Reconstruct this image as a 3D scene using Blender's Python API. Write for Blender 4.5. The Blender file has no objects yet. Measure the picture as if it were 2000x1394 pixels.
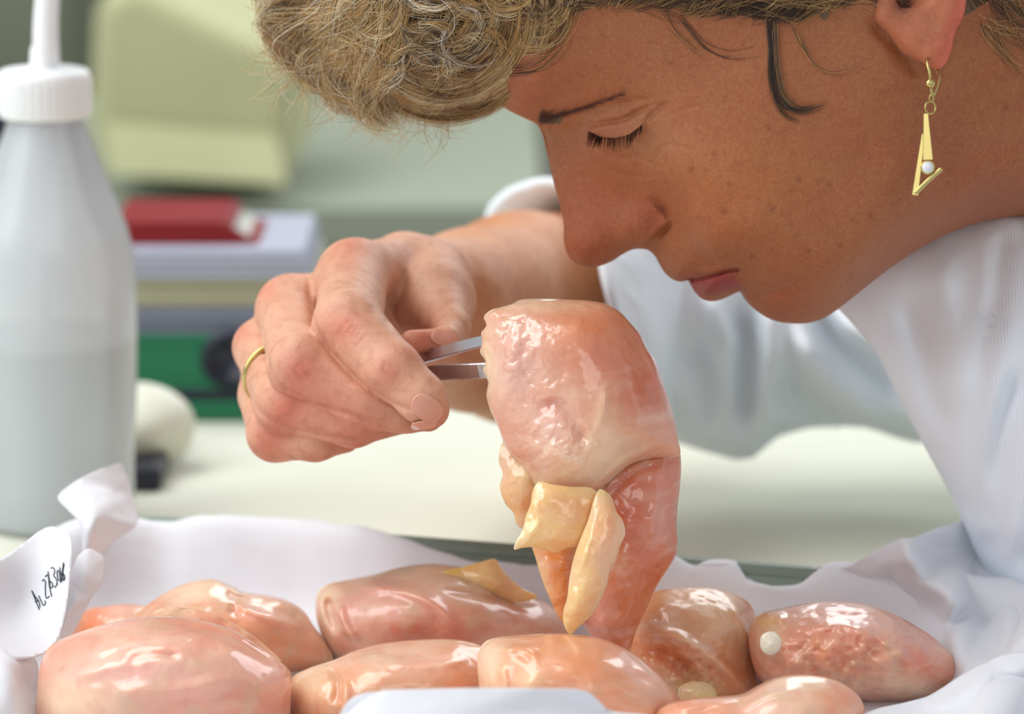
import bpy, math, random
import numpy as np
from mathutils import Vector, geometry
random.seed(4); RNG = np.random.default_rng(4)
C = bpy.context.scene.collection
# ------------------------------------------------------------------ camera, world, lights, exposure
TH = math.radians(12.0); F = 7444.0; CAMZ = 0.40
cam = bpy.data.cameras.new('camera'); camo = bpy.data.objects.new('camera', cam); C.objects.link(camo)
camo.location = (0, 0, CAMZ); camo.rotation_euler = (math.radians(90) - TH, 0, 0)
cam.sensor_width = 36.0; cam.lens = 36.0 * F / 2000.0
cam.dof.use_dof = True; cam.dof.focus_distance = 1.306; cam.dof.aperture_fstop = 7.2
cam.clip_start = 0.05; cam.clip_end = 50
bpy.context.scene.camera = camo
W = bpy.data.worlds.new('world'); bpy.context.scene.world = W; W.use_nodes = True
W.node_tree.nodes['Background'].inputs[0].default_value = (0.93, 0.95, 1.0, 1)
W.node_tree.nodes['Background'].inputs[1].default_value = 0.47
def area(name, loc, target, sx, sy, power, col=(1, 1, 1)):
    L = bpy.data.lights.new(name, 'AREA'); L.shape = 'RECTANGLE'; L.size = sx; L.size_y = sy
    L.energy = power; L.color = col
    o = bpy.data.objects.new(name, L); C.objects.link(o); o.location = loc
    o.rotation_euler = (Vector(target) - Vector(loc)).to_track_quat('-Z', 'Y').to_euler()
    return o
area('window_light', (-1.35, 0.95, 1.0), (0, 1.35, 0.15), 1.1, 1.0, 14, (0.93, 0.96, 1.0))
area('ceiling_light', (-0.95, 1.75, 2.0), (0, 1.4, 0.1), 1.9, 1.2, 34, (1.0, 1.0, 0.96))
area('rear_fill_light', (0.75, 2.95, 1.05), (0.1, 1.4, 0.0), 1.5, 0.8, 15, (0.95, 0.97, 1.0))  # unseen fill before the back wall, added to light the bench under the sleeve
area('front_fill_light', (0.5, -1.2, 1.4), (0.1, 1.3, 0.1), 1.4, 0.9, 9, (1.0, 0.97, 0.93))  # added fill behind the camera, brightens the coat; no window there
vs = bpy.context.scene.view_settings
vs.view_transform = 'Standard'; vs.look = 'None'; vs.exposure = 0.0; vs.gamma = 1.0
vs.use_curve_mapping = False
bpy.context.scene.display_settings.display_device = 'sRGB'

# ------------------------------------------------------------------ frames and helpers
CAM = np.array([0, 0, CAMZ]); R_ = np.array([1., 0, 0])
FW = np.array([0, math.cos(TH), -math.sin(TH)]); UP = np.array([0, math.sin(TH), math.cos(TH)])
def P(px, py, d):
    px = np.asarray(px, float); py = np.asarray(py, float); d = np.asarray(d, float)
    return (CAM + d[..., None] * FW + ((px - 1000) / F * d)[..., None] * R_ - ((py - 697) / F * d)[..., None] * UP)
def fromcam(x, y, z):                      # metres in the camera's axes: right, up, forward
    return CAM + np.asarray(x)[..., None] * R_ + np.asarray(y)[..., None] * UP + np.asarray(z)[..., None] * FW
def on_z(px, py, z0):
    v = FW + (px - 1000) / F * R_ - (py - 697) / F * UP
    return CAM + v * ((z0 - CAMZ) / v[2])
def on_y(px, py, y0):
    v = FW + (px - 1000) / F * R_ - (py - 697) / F * UP
    return CAM + v * (y0 / v[1])
def lin(r, g, b, a=1.0):
    f = lambda c: (c / 12.92 if c <= 0.04045 else ((c + 0.055) / 1.055) ** 2.4)
    return (f(r / 255), f(g / 255), f(b / 255), a)

def tag(o, label=None, cat=None, group=None, kind=None):
    if label: o['label'] = label
    if cat: o['category'] = cat
    if group: o['group'] = group
    if kind: o['kind'] = kind
    return o
def mesh_obj(name, verts, faces, mat=None, parent=None, smooth=True, col=None):
    verts = np.asarray(verts, dtype=np.float32)
    me = bpy.data.meshes.new(name)
    if isinstance(faces, np.ndarray):
        n, k = faces.shape
        me.vertices.add(len(verts)); me.vertices.foreach_set('co', verts.ravel())
        me.loops.add(n * k); me.loops.foreach_set('vertex_index', faces.astype(np.int32).ravel())
        me.polygons.add(n); me.polygons.foreach_set('loop_start', np.arange(0, n * k, k, dtype=np.int32))
        me.update(calc_edges=True); me.validate()
    else:
        me.from_pydata([tuple(map(float, v)) for v in verts], [], faces); me.update()
    if smooth: me.polygons.foreach_set('use_smooth', [True] * len(me.polygons))
    if col is not None:
        a = me.color_attributes.new('Col', 'FLOAT_COLOR', 'POINT')
        c4 = np.ones((len(verts), 4), np.float32); c4[:, :np.shape(col)[1]] = col
        a.data.foreach_set('color', c4.ravel())
    if mat: me.materials.append(mat)
    o = bpy.data.objects.new(name, me); C.objects.link(o)
    if parent is not None: o.parent = parent
    return o
def empty(name, loc):
    o = bpy.data.objects.new(name, None); C.objects.link(o); o.location = tuple(map(float, loc))
    o.empty_display_size = 0.02
    return o
def adopt(child, root):
    child.parent = root; child.matrix_parent_inverse = root.matrix_basis.inverted()
    return child
def fix_world(child, root):               # vertices are written in world space: undo the parent's shift
    child.parent = root; child.location = tuple(-Vector(root.location)); return child

# value noise
_lat = np.random.default_rng(11).random((32, 32, 32)).astype(np.float32) * 2 - 1
def vnoise(p, scale, off=0.0):
    q = np.asarray(p) / scale + off + 101.3
    i = np.floor(q).astype(int); f = q - i; f = f * f * (3 - 2 * f); i &= 31; j = (i + 1) & 31
    x, y, z = i[..., 0], i[..., 1], i[..., 2]; X, Y, Z = j[..., 0], j[..., 1], j[..., 2]
    fx, fy, fz = f[..., 0], f[..., 1], f[..., 2]
    l = lambda a, b, t: a + (b - a) * t
    return l(l(l(_lat[x, y, z], _lat[X, y, z], fx), l(_lat[x, Y, z], _lat[X, Y, z], fx), fy),
             l(l(_lat[x, y, Z], _lat[X, y, Z], fx), l(_lat[x, Y, Z], _lat[X, Y, Z], fx), fy), fz)
def fbm(p, scale, off=0.0, oct=3):
    return sum(vnoise(p, scale / 2 ** k, off + 7.7 * k) / 2 ** k for k in range(oct))
def sstep(a, b, x):
    t = np.clip((x - a) / (b - a), 0, 1); return t * t * (3 - 2 * t)
def crom(pts, n, closed=True):
    pts = np.asarray(pts, float); m = len(pts)
    if closed: ext = np.vstack([pts[-1], pts, pts[0], pts[1]])
    else: ext = np.vstack([2 * pts[0] - pts[1], pts, 2 * pts[-1] - pts[-2]])
    segs = m if closed else m - 1; out = []
    for i in range(segs):
        p0, p1, p2, p3 = ext[i:i + 4]
        t = np.linspace(0, 1, 24, endpoint=False)[:, None]
        d1, d2, d3 = [max(np.linalg.norm(b - a), 1e-6) ** 0.5 for a, b in ((p0, p1), (p1, p2), (p2, p3))]
        m1 = (p2 - p1) + d2 * ((p1 - p0) / d1 - (p2 - p0) / (d1 + d2))
        m2 = (p2 - p1) + d2 * ((p3 - p2) / d3 - (p3 - p1) / (d2 + d3))
        out.append(p1 + t * m1 + t * t * (3 * (p2 - p1) - 2 * m1 - m2) + t ** 3 * (2 * (p1 - p2) + m1 + m2))
    out = np.vstack(out + ([pts[:1]] if closed else [pts[-1:]]))
    s = np.r_[0, np.cumsum(np.linalg.norm(np.diff(out, axis=0), axis=1))]
    u = np.linspace(0, s[-1], n + (1 if closed else 0))
    if closed: u = u[:-1]
    return np.stack([np.interp(u, s, out[:, k]) for k in range(out.shape[1])], 1)
class TPS:
    def __init__(s, xy, v, lam=0.0):
        s.xy = np.asarray(xy, float); s.sc = 200.0; q = s.xy / s.sc; n = len(q)
        K = s.U(np.linalg.norm(q[:, None] - q[None], axis=2)) + lam * np.eye(n)
        Pm = np.c_[np.ones(n), q]; A = np.block([[K, Pm], [Pm.T, np.zeros((3, 3))]])
        s.w = np.linalg.lstsq(A, np.r_[np.asarray(v, float), 0, 0, 0], rcond=None)[0]
    def U(s, r): return np.where(r > 1e-9, r * r * np.log(np.maximum(r, 1e-9)), 0)
    def __call__(s, x, y):
        sh = np.shape(x); q = np.stack([np.ravel(x), np.ravel(y)], 1) / s.sc; out = np.empty(len(q))
        for a in range(0, len(q), 20000):
            b = q[a:a + 20000]; r = np.linalg.norm(b[:, None] - s.xy[None] / s.sc, axis=2)
            out[a:a + 20000] = s.U(r) @ s.w[:-3] + s.w[-3] + b @ s.w[-2:]
        return out.reshape(sh)
def poly_dist(x, y, path):
    """unsigned distance to a polyline, side (+ = to the left of travel on screen with y down), position along 0..1"""
    path = np.asarray(path, float); best = np.full(np.shape(x), 1e9); side = np.zeros(np.shape(x)); al = np.zeros(np.shape(x))
    L = np.r_[0, np.cumsum(np.linalg.norm(np.diff(path, axis=0), axis=1))]
    for i in range(len(path) - 1):
        a, b = path[i], path[i + 1]; ab = b - a; t = ((x - a[0]) * ab[0] + (y - a[1]) * ab[1]) / (ab @ ab); t = np.clip(t, 0, 1)
        dx, dy = x - a[0] - t * ab[0], y - a[1] - t * ab[1]; d = np.hypot(dx, dy); m = d < best
        best = np.where(m, d, best); side = np.where(m, np.sign(ab[0] * dy - ab[1] * dx), side)
        al = np.where(m, (L[i] + t * (L[i + 1] - L[i])) / L[-1], al)
    return best, side, al
def groove(x, y, path, width, amp, taper=0.25):
    d, s, a = poly_dist(x, y, crom(path, 40, False)); e = sstep(0, taper, a) * sstep(0, taper, 1 - a) if taper else 1
    return amp * np.exp(-(d / width) ** 2) * e
def step_(x, y, path, width, amp, decay, taper=0.2, sign=1):
    """a ledge along a path: full height next to the line on one side, fading away over decay"""
    d, s, a = poly_dist(x, y, crom(path, 50, False)); e = sstep(0, taper, a) * sstep(0, taper, 1 - a) if taper else 1
    sd = d * s * sign
    return amp * sstep(-width, width, sd) * np.exp(-np.clip(sd, 0, None) / decay) * e
def gauss(x, y, cx, cy, r, ry=None, ang=0.0):
    ry = ry or r; a = math.radians(ang); dx, dy = x - cx, y - cy
    u, v = dx * math.cos(a) + dy * math.sin(a), -dx * math.sin(a) + dy * math.cos(a)
    return np.exp(-(u / r) ** 2 - (v / ry) ** 2)
HC = 15.0
phi = lambda h: h * h / (HC + h)
def invphi(g):
    g = np.maximum(g, 0); return (g + np.sqrt(g * g + 4 * g * HC)) / 2
def puff(outline, ctrl, D, centre, Ns=400, Nt=90, detail=None, back=1.0, colour=None, lam=0.0, relief=None, backdetail=False, pw=2.0):
    """a closed solid: outline in photo pixels on the plane at depth D, half thickness (mm) by control points"""
    S = crom(outline, Ns); k = D / F
    sil = crom(outline, min(160, max(40, len(outline) * 3)))
    cx = [sil]; cv = [np.zeros(len(sil))]
    if len(ctrl):
        c = np.asarray(ctrl, float); D2 = D - c[:, 2] / 1000.0
        cx.append(np.c_[1000 + (c[:, 0] - 1000) * D2 / D, 697 + (c[:, 1] - 697) * D2 / D]); cv.append(phi(c[:, 2]))
    tps = TPS(np.vstack(cx), np.concatenate(cv), lam)
    t = np.linspace(0, 1, Nt + 1)[1:] ** pw
    Cn = np.asarray(centre, float)
    X = S[:, 0][:, None] + (Cn[0] - S[:, 0])[:, None] * t[:-1]; Y = S[:, 1][:, None] + (Cn[1] - S[:, 1])[:, None] * t[:-1]
    X = np.r_[X.ravel(), Cn[0]]; Y = np.r_[Y.ravel(), Cn[1]]
    g = tps(X, Y); tt = np.r_[np.tile(t[:-1], Ns), 1.0]
    h = invphi(np.maximum(g, 0.02 + 0.6 * tt))
    # photo pixel where a near-side point shows
    d2 = D - h / 1000; PX = 1000 + (X - 1000) * D / d2; PY = 697 + (Y - 697) * D / d2
    edge = sstep(0, 0.10, np.sqrt(tt))
    hn = h + (detail(PX, PY) * edge if detail else 0)
    hb = h * back + (detail(PX, PY) * edge if (detail and backdetail) else 0)
    if relief: hn = hn + relief(np.stack([X * k * 1000, -Y * k * 1000, hn], -1)) * edge
    toc = lambda x, y, hh: fromcam((x - 1000) * k, -(y - 697) * k, D - hh / 1000.0)
    V = np.vstack([toc(S[:, 0], S[:, 1], np.zeros(Ns)), toc(X, Y, hn), toc(X, Y, -hb)])
    m = Nt - 1; near0 = Ns; far0 = Ns + Ns * m + 1
    idx = np.arange(Ns); nx = (idx + 1) % Ns; fs = []; tr = []
    for base, flip in ((near0, False), (far0, True)):
        r0 = base + idx * m; r1 = base + nx * m
        q = np.stack([idx, nx, r1, r0], 1); fs.append(q[:, ::-1] if flip else q)
        for j in range(m - 1):
            q = np.stack([r0 + j, r1 + j, r1 + j + 1, r0 + j + 1], 1); fs.append(q[:, ::-1] if flip else q)
        c = base + Ns * m
        q = np.stack([r0 + m - 1, r1 + m - 1, np.full(Ns, c), np.full(Ns, c)], 1)
        tr.append((q[:, ::-1] if flip else q))
    quads = np.vstack(fs)
    tris = [tuple(dict.fromkeys(map(int, f))) for f in np.vstack(tr)]
    allpx = np.r_[S[:, 0], PX, PX]; allpy = np.r_[S[:, 1], PY, PY]
    col = colour(allpx, allpy, V) if colour else None
    hfun = lambda px, py: invphi(tps(px, py))
    return V, quads, tris, col, hfun, tps
def qt_obj(name, V, quads, tris, mat, parent, col=None):
    n4, n3 = len(quads), len(tris)
    me = bpy.data.meshes.new(name); me.vertices.add(len(V)); me.vertices.foreach_set('co', V.astype(np.float32).ravel())
    me.loops.add(n4 * 4 + n3 * 3)
    me.loops.foreach_set('vertex_index', np.r_[quads.ravel(), np.array(tris, dtype=int).ravel()].astype(np.int32))
    me.polygons.add(n4 + n3)
    me.polygons.foreach_set('loop_start', np.r_[np.arange(n4) * 4, n4 * 4 + np.arange(n3) * 3].astype(np.int32))
    me.update(calc_edges=True); me.validate()
    me.polygons.foreach_set('use_smooth', [True] * len(me.polygons))
    if col is not None:
        a = me.color_attributes.new('Col', 'FLOAT_COLOR', 'POINT'); c4 = np.ones((len(V), 4), np.float32); c4[:, :3] = col
        a.data.foreach_set('color', c4.ravel())
    me.materials.append(mat); o = bpy.data.objects.new(name, me); C.objects.link(o)
    if parent is not None: o.parent = parent
    return o

def surface_nets(xs, ys, zs, vol):
    """iso 0 of vol[x,y,z] on a rectilinear grid, inside < 0"""
    ins = vol < 0; nx, ny, nz = vol.shape
    s = np.zeros((nx - 1, ny - 1, nz - 1), np.int8)
    for a in (0, 1):
        for b in (0, 1):
            for c in (0, 1): s += ins[a:nx - 1 + a, b:ny - 1 + b, c:nz - 1 + c]
    act = (s > 0) & (s < 8); I, J, K = np.nonzero(act); n = len(I)
    idx = -np.ones(act.shape, np.int32); idx[I, J, K] = np.arange(n)
    acc = np.zeros((n, 3)); cnt = np.zeros(n)
    corners = [(a, b, c) for a in (0, 1) for b in (0, 1) for c in (0, 1)]
    for u in range(8):
        for v in range(u + 1, 8):
            A, B = corners[u], corners[v]
            if sum(abs(A[k] - B[k]) for k in range(3)) != 1: continue
            va = vol[I + A[0], J + A[1], K + A[2]]; vb = vol[I + B[0], J + B[1], K + B[2]]
            m = (va < 0) != (vb < 0); t = np.where(m, va / np.where(m, va - vb, 1), 0)
            for k, (G, ax) in enumerate(((I, 0), (J, 1), (K, 2))):
                acc[:, k] += np.where(m, A[k] + t * (B[k] - A[k]), 0)
            cnt += m
    acc /= cnt[:, None]
    def co(G, f, axis): return axis[G] + f * (axis[np.minimum(G + 1, len(axis) - 1)] - axis[G])
    V = np.stack([co(I, acc[:, 0], xs), co(J, acc[:, 1], ys), co(K, acc[:, 2], zs)], 1)
    Q = []
    for ax in range(3):
        sl0 = [slice(1, -1)] * 3; sl0[ax] = slice(0, -1); sl1 = [slice(1, -1)] * 3; sl1[ax] = slice(1, None)
        # edges along ax whose four neighbouring cells exist
        a0 = [slice(1, -1)] * 3; a0[ax] = slice(0, vol.shape[ax] - 1); a1 = list(a0); a1[ax] = slice(1, vol.shape[ax])
        e0 = ins[tuple(a0)]; e1 = ins[tuple(a1)]; ch = e0 != e1; p = np.argwhere(ch)
        fl = e0[ch]
        off = np.array([1, 1, 1]); off[ax] = 0; p = p + off
        o1, o2 = [k for k in range(3) if k != ax]
        def cell(d1, d2):
            q = p.copy(); q[:, o1] -= d1; q[:, o2] -= d2; return idx[q[:, 0], q[:, 1], q[:, 2]]
        q = np.stack([cell(1, 1), cell(0, 1), cell(0, 0), cell(1, 0)], 1)
        if ax == 1: fl = ~fl
        q = np.where(fl[:, None], q, q[:, ::-1]); Q.append(q)
    Q = np.vstack(Q); Q = Q[(Q >= 0).all(1)]
    return V, Q
def smin(a, b, k):
    h = np.maximum(k - np.abs(a - b), 0) / k; return np.minimum(a, b) - h * h * k * 0.25
def cone(p, a, b, ra, rb):
    ab = b - a; t = np.clip(((p - a) @ ab) / (ab @ ab), 0, 1)
    q = p - a - t[..., None] * ab; return np.sqrt((q * q).sum(-1)) - (ra + (rb - ra) * t)
def mmc(px, py, d):                         # camera-axes millimetres of a pixel at depth d (m)
    return np.array([(px - 1000) / F * d, -(py - 697) / F * d, d]) * 1000.0

def tube(name, nodes, rad, m, parent=None, n=24, k=10, closed=False, radf=None):
    c = crom(np.array(nodes, float), n, closed); vs_, fs = [], []; nn = len(c)
    for i in range(nn):
        tg = c[(i + 1) % nn if closed else min(i + 1, nn - 1)] - c[(i - 1) % nn if closed else max(i - 1, 0)]; tg /= np.linalg.norm(tg) + 1e-12
        u = np.cross(tg, [0.3, 0.9, 0.2]); u /= np.linalg.norm(u); v = np.cross(tg, u); r = rad if radf is None else radf(i / (nn - 1))
        for j in range(k):
            a = 2 * math.pi * j / k; vs_.append(c[i] + r * (math.cos(a) * u + math.sin(a) * v))
    for i in range(nn if closed else nn - 1):
        for j in range(k): fs.append((i * k + j, i * k + (j + 1) % k, ((i + 1) % nn) * k + (j + 1) % k, ((i + 1) % nn) * k + j))
    if not closed: fs += [tuple(range(k))[::-1], tuple(range((nn - 1) * k, nn * k))]
    return mesh_obj(name, vs_, fs, m, parent)

# ------------------------------------------------------------------ materials
def mat(name, base=(0.8, 0.8, 0.8, 1), rough=0.5, **kw):
    m = bpy.data.materials.new(name); m.use_nodes = True; b = m.node_tree.nodes['Principled BSDF']
    b.inputs['Base Color'].default_value = base; b.inputs['Roughness'].default_value = rough
    for k, v in kw.items(): b.inputs[k.replace('_', ' ')].default_value = v
    return m
def N(m, t, **kw):
    n = m.node_tree.nodes.new(t)
    for k, v in kw.items(): setattr(n, k, v)
    return n
def L(m, a, b): m.node_tree.links.new(a, b)
def noise_col(m, scale, amount, col2, detail=4, coord='Object', dist=0.0, lo=0.4, hi=0.65, masked=False):
    """mix a second colour into the base by noise"""
    b = m.node_tree.nodes['Principled BSDF']; tc = N(m, 'ShaderNodeTexCoord'); nz = N(m, 'ShaderNodeTexNoise')
    nz.inputs['Scale'].default_value = scale; nz.inputs['Detail'].default_value = detail; nz.inputs['Distortion'].default_value = dist
    L(m, tc.outputs[coord], nz.inputs['Vector'])
    rp = N(m, 'ShaderNodeMapRange'); rp.inputs[1].default_value = lo; rp.inputs[2].default_value = hi; rp.inputs[4].default_value = amount
    L(m, nz.outputs['Fac'], rp.inputs[0]); mx = N(m, 'ShaderNodeMix', data_type='RGBA'); fo = rp.outputs[0]
    if masked:
        at = N(m, 'ShaderNodeAttribute', attribute_name='Col'); mu = N(m, 'ShaderNodeMath', operation='MULTIPLY'); L(m, fo, mu.inputs[0]); L(m, at.outputs['Alpha'], mu.inputs[1]); fo = mu.outputs[0]
    L(m, fo, mx.inputs[0]); mx.inputs[7].default_value = col2
    src = b.inputs['Base Color'].links[0].from_socket if b.inputs['Base Color'].links else None
    if src: L(m, src, mx.inputs[6])
    else: mx.inputs[6].default_value = b.inputs['Base Color'].default_value
    L(m, mx.outputs[2], b.inputs['Base Color']); return m
def bump(m, specs, coord='Object'):
    """specs: (kind, scale, strength, distance)"""
    b = m.node_tree.nodes['Principled BSDF']; tc = N(m, 'ShaderNodeTexCoord'); prev = None
    for kind, scale, st, dist in specs:
        if kind == 'v':
            t = N(m, 'ShaderNodeTexVoronoi'); out = t.outputs['Distance']
        else:
            t = N(m, 'ShaderNodeTexNoise'); t.inputs['Detail'].default_value = 3; out = t.outputs['Fac']
        t.inputs['Scale'].default_value = scale; L(m, tc.outputs[coord], t.inputs['Vector'])
        bp = N(m, 'ShaderNodeBump'); bp.inputs['Strength'].default_value = st; bp.inputs['Distance'].default_value = dist
        L(m, out, bp.inputs['Height'])
        if prev: L(m, prev.outputs[0], bp.inputs['Normal'])
        prev = bp
    L(m, prev.outputs[0], b.inputs['Normal']); return m
def vcol(m):
    b = m.node_tree.nodes['Principled BSDF']; a = N(m, 'ShaderNodeAttribute', attribute_name='Col')
    L(m, a.outputs['Color'], b.inputs['Base Color']); return m

def sss(m, w, scale, rad):
    b = m.node_tree.nodes['Principled BSDF']
    b.inputs['Subsurface Weight'].default_value = w; b.inputs['Subsurface Scale'].default_value = scale
    b.inputs['Subsurface Radius'].default_value = rad; return m
M = {}
M['skin'] = vcol(mat('skin', rough=0.50)); sss(M['skin'], 0.18, 0.004, (1.0, 0.4, 0.22))
M['skin'].node_tree.nodes['Principled BSDF'].inputs['Specular IOR Level'].default_value = 0.32
noise_col(M['skin'], 70, 0.30, lin(170, 88, 58), 6, lo=0.45, hi=0.75); noise_col(M['skin'], 240, 0.30, lin(150, 76, 56), 5, lo=0.48, hi=0.72)        # mottling
noise_col(M['skin'], 420, 0.34, lin(118, 58, 34), 2, lo=0.57, hi=0.78, masked=True)       # freckles
noise_col(M['skin'], 900, 0.16, lin(215, 160, 118), 2, lo=0.45, hi=0.75)
bump(M['skin'], [('n', 260, 0.35, 0.0006), ('v', 1300, 0.32, 0.00025), ('n', 2200, 0.25, 0.0002)])
M['nail'] = mat('nail', lin(222, 158, 134), 0.25); sss(M['nail'], 0.2, 0.003, (1, .5, .3))
def chicken_mat(name, rough=0.26, wet=1.0, bumps=None):
    m = vcol(mat(name, rough=rough)); sss(m, 0.55, 0.012, (1.0, 0.42, 0.25)); b = m.node_tree.nodes['Principled BSDF']
    b.inputs['Coat Weight'].default_value = wet; b.inputs['Coat Roughness'].default_value = 0.07
    b.inputs['Specular IOR Level'].default_value = 0.45
    # pale fascia veils, drawn out along the muscle fibres
    tc = N(m, 'ShaderNodeTexCoord'); mp = N(m, 'ShaderNodeMapping'); mp.inputs['Scale'].default_value = (1, 1, 4.5)
    mp.inputs['Rotation'].default_value = (0.2, 0.9, 0.3)
    nz = N(m, 'ShaderNodeTexNoise'); nz.inputs['Scale'].default_value = 28; nz.inputs['Detail'].default_value = 5; nz.inputs['Distortion'].default_value = 0.7
    L(m, tc.outputs['Object'], mp.inputs[0]); L(m, mp.outputs[0], nz.inputs['Vector'])
    rp = N(m, 'ShaderNodeMapRange'); rp.inputs[1].default_value = 0.5; rp.inputs[2].default_value = 0.78; rp.inputs[4].default_value = 0.5
    mx = N(m, 'ShaderNodeMix', data_type='RGBA'); mx.inputs[7].default_value = lin(240, 204, 180)
    L(m, nz.outputs['Fac'], rp.inputs[0]); L(m, rp.outputs[0], mx.inputs[0]); L(m, b.inputs['Base Color'].links[0].from_socket, mx.inputs[6])
    L(m, mx.outputs[2], b.inputs['Base Color'])
    bump(m, bumps or [('n', 45, 0.35, 0.004), ('n', 190, 0.30, 0.0014)])
    return m
M['chicken'] = chicken_mat('raw_chicken', 0.42, 0.8, [('n', 45, 0.22, 0.003), ('n', 150, 0.35, 0.0014), ('n', 420, 0.2, 0.0005)])
M['chicken'].node_tree.nodes['Principled BSDF'].inputs['Coat Roughness'].default_value = 0.13
noise_col(M['chicken'], 36, 0.55, lin(206, 184, 150), 4, dist=1.5, lo=0.52, hi=0.75)
noise_col(M['chicken'], 55, 0.35, lin(206, 112, 92), 5, dist=2.0, lo=0.55, hi=0.8)
M['chicken_wet'] = chicken_mat('raw_chicken_held', 0.26, 1.0, [('n', 60, 0.30, 0.004), ('n', 240, 0.38, 0.0013)])
M['coat'] = mat('coat_cloth', lin(240, 248, 255), 0.85)
bump(M['coat'], [('n', 22, 0.5, 0.010), ('n', 1600, 0.25, 0.0002)])
M['paper'] = mat('paper', lin(226, 228, 234), 0.75); sss(M['paper'], 0.12, 0.003, (1, 1, 1))
bump(M['paper'], [('n', 18, 0.3, 0.006), ('n', 90, 0.25, 0.0012)])
M['gold'] = mat('gold', lin(206, 190, 122), 0.28, Metallic=1.0)
M['steel'] = mat('steel', lin(205, 206, 212), 0.28, Metallic=1.0)
M['pearl'] = mat('gem', lin(240, 240, 250), 0.08, Coat_Weight=1.0)

# ------------------------------------------------------------------ the person: head and neck
HD = 1.36
FACE = [(962,190),(990,212),(1022,228),(1047,242),(1058,260),(1066,290),(1075,330),(1085,370),(1095,405),(1101,440),(1101,470),(1108,495),(1122,512),(1145,521),
 (1168,520),(1195,510),(1215,497),(1235,487),(1252,485),(1268,488),(1281,499),(1289,514),(1298,530),(1310,542),(1324,549),(1336,549),(1345,546),(1351,557),(1358,571),(1371,583),(1388,588),
 (1408,585),(1430,575),(1447,568),(1452,573),(1457,583),(1468,597),(1485,612),(1510,625),(1540,631),(1575,631),(1605,623),(1632,607),(1660,585),(1700,553),(1750,515),
 (1800,483),(1850,457),(1900,438),(1950,427),(2000,422),(2080,428),(2180,445),(2300,470),(2420,470),(2520,380),(2500,200),(2400,60),(2260,-40),(2140,-110),(2060,-200),
 (2030,-310),(1960,-440),(1840,-550),(1680,-620),(1480,-650),(1280,-620),(1100,-540),(970,-420),(890,-280),(860,-130),(872,0),(905,110)]
FC = [ # forehead and skull
 (985,150,27),(1010,190,24),(960,60,36),(1040,160,42),(1080,100,52),(1180,60,61),(1300,0,68),(1450,-80,73),(1600,-150,75),(1750,-250,73),(1300,-250,72),(1500,-350,72),(1100,-150,62),
 (1000,-250,50),(1150,-400,52),(1400,-500,48),(1650,-480,50),(1850,-350,50),(1930,-250,45),(1700,-400,60),(950,-60,42),
 # brow, socket
 (1066,232,8),(1085,222,17),(1110,214,26),(1160,198,37),(1220,180,47),(1290,160,57),(1380,120,64),(1450,60,69),
 (1070,262,5),(1088,258,9),(1110,256,13),(1130,254,18),(1150,250,26),(1185,236,34),(1215,230,38),(1250,218,44),(1290,210,52),(1360,200,61),
 # nose
 (1078,300,5),(1098,300,9),(1125,300,13.5),(1150,300,20),(1088,350,5.5),(1108,350,9),(1140,350,13),(1170,345,17),(1205,340,23),(1102,400,6),(1125,400,9.5),(1160,400,13),(1200,390,16),(1240,370,22),
 (1112,440,7),(1140,450,11),(1120,480,8),(1145,490,9.5),(1170,480,11),(1200,440,14.5),(1235,440,18),(1265,432,18.5),(1245,462,15.5),(1215,474,12),(1290,432,17),
 # cheek
 (1200,290,31),(1250,280,39),(1320,270,51),(1400,260,61),(1270,350,32),(1330,340,47),(1400,340,57),(1300,395,27),(1350,410,40),(1420,400,52),(1500,320,63),(1500,400,58),
 (1600,220,69),(1600,320,65),(1700,200,71),(1700,300,65),(1600,400,59),(1500,120,71),(1620,80,73),(1740,60,74),(1400,460,43),(1480,470,50),(1560,470,52),(1640,450,54),
 # lips and chin
 (1262,496,5),(1275,505,8),(1320,455,21),(1290,470,15),(1300,500,15),(1310,530,10),(1330,535,13),(1350,500,24),(1370,530,18),(1420,515,29),(1440,530,25),(1365,560,9),(1385,565,13),(1400,550,18),(1425,555,21),
 (1450,553,24),(1470,575,19),(1500,560,29),(1480,520,36),(1540,600,17),(1540,570,29),(1540,530,40),(1590,590,23),(1600,550,37),(1600,510,47),(1660,550,28),(1680,500,46),(1720,440,54),
 # jaw and neck
 (1750,480,34),(1780,400,56),(1800,440,40),(1850,320,59),(1880,400,44),(1900,250,58),(1950,330,54),(1850,150,66),(1950,150,60),(2000,250,56),(2000,380,38),(2050,0,54),(2050,150,56),(2150,250,57),(2150,50,50),(2300,250,62),(2150,400,40),(2300,400,52),
 (1900,0,66),(1950,-120,60)]
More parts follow.
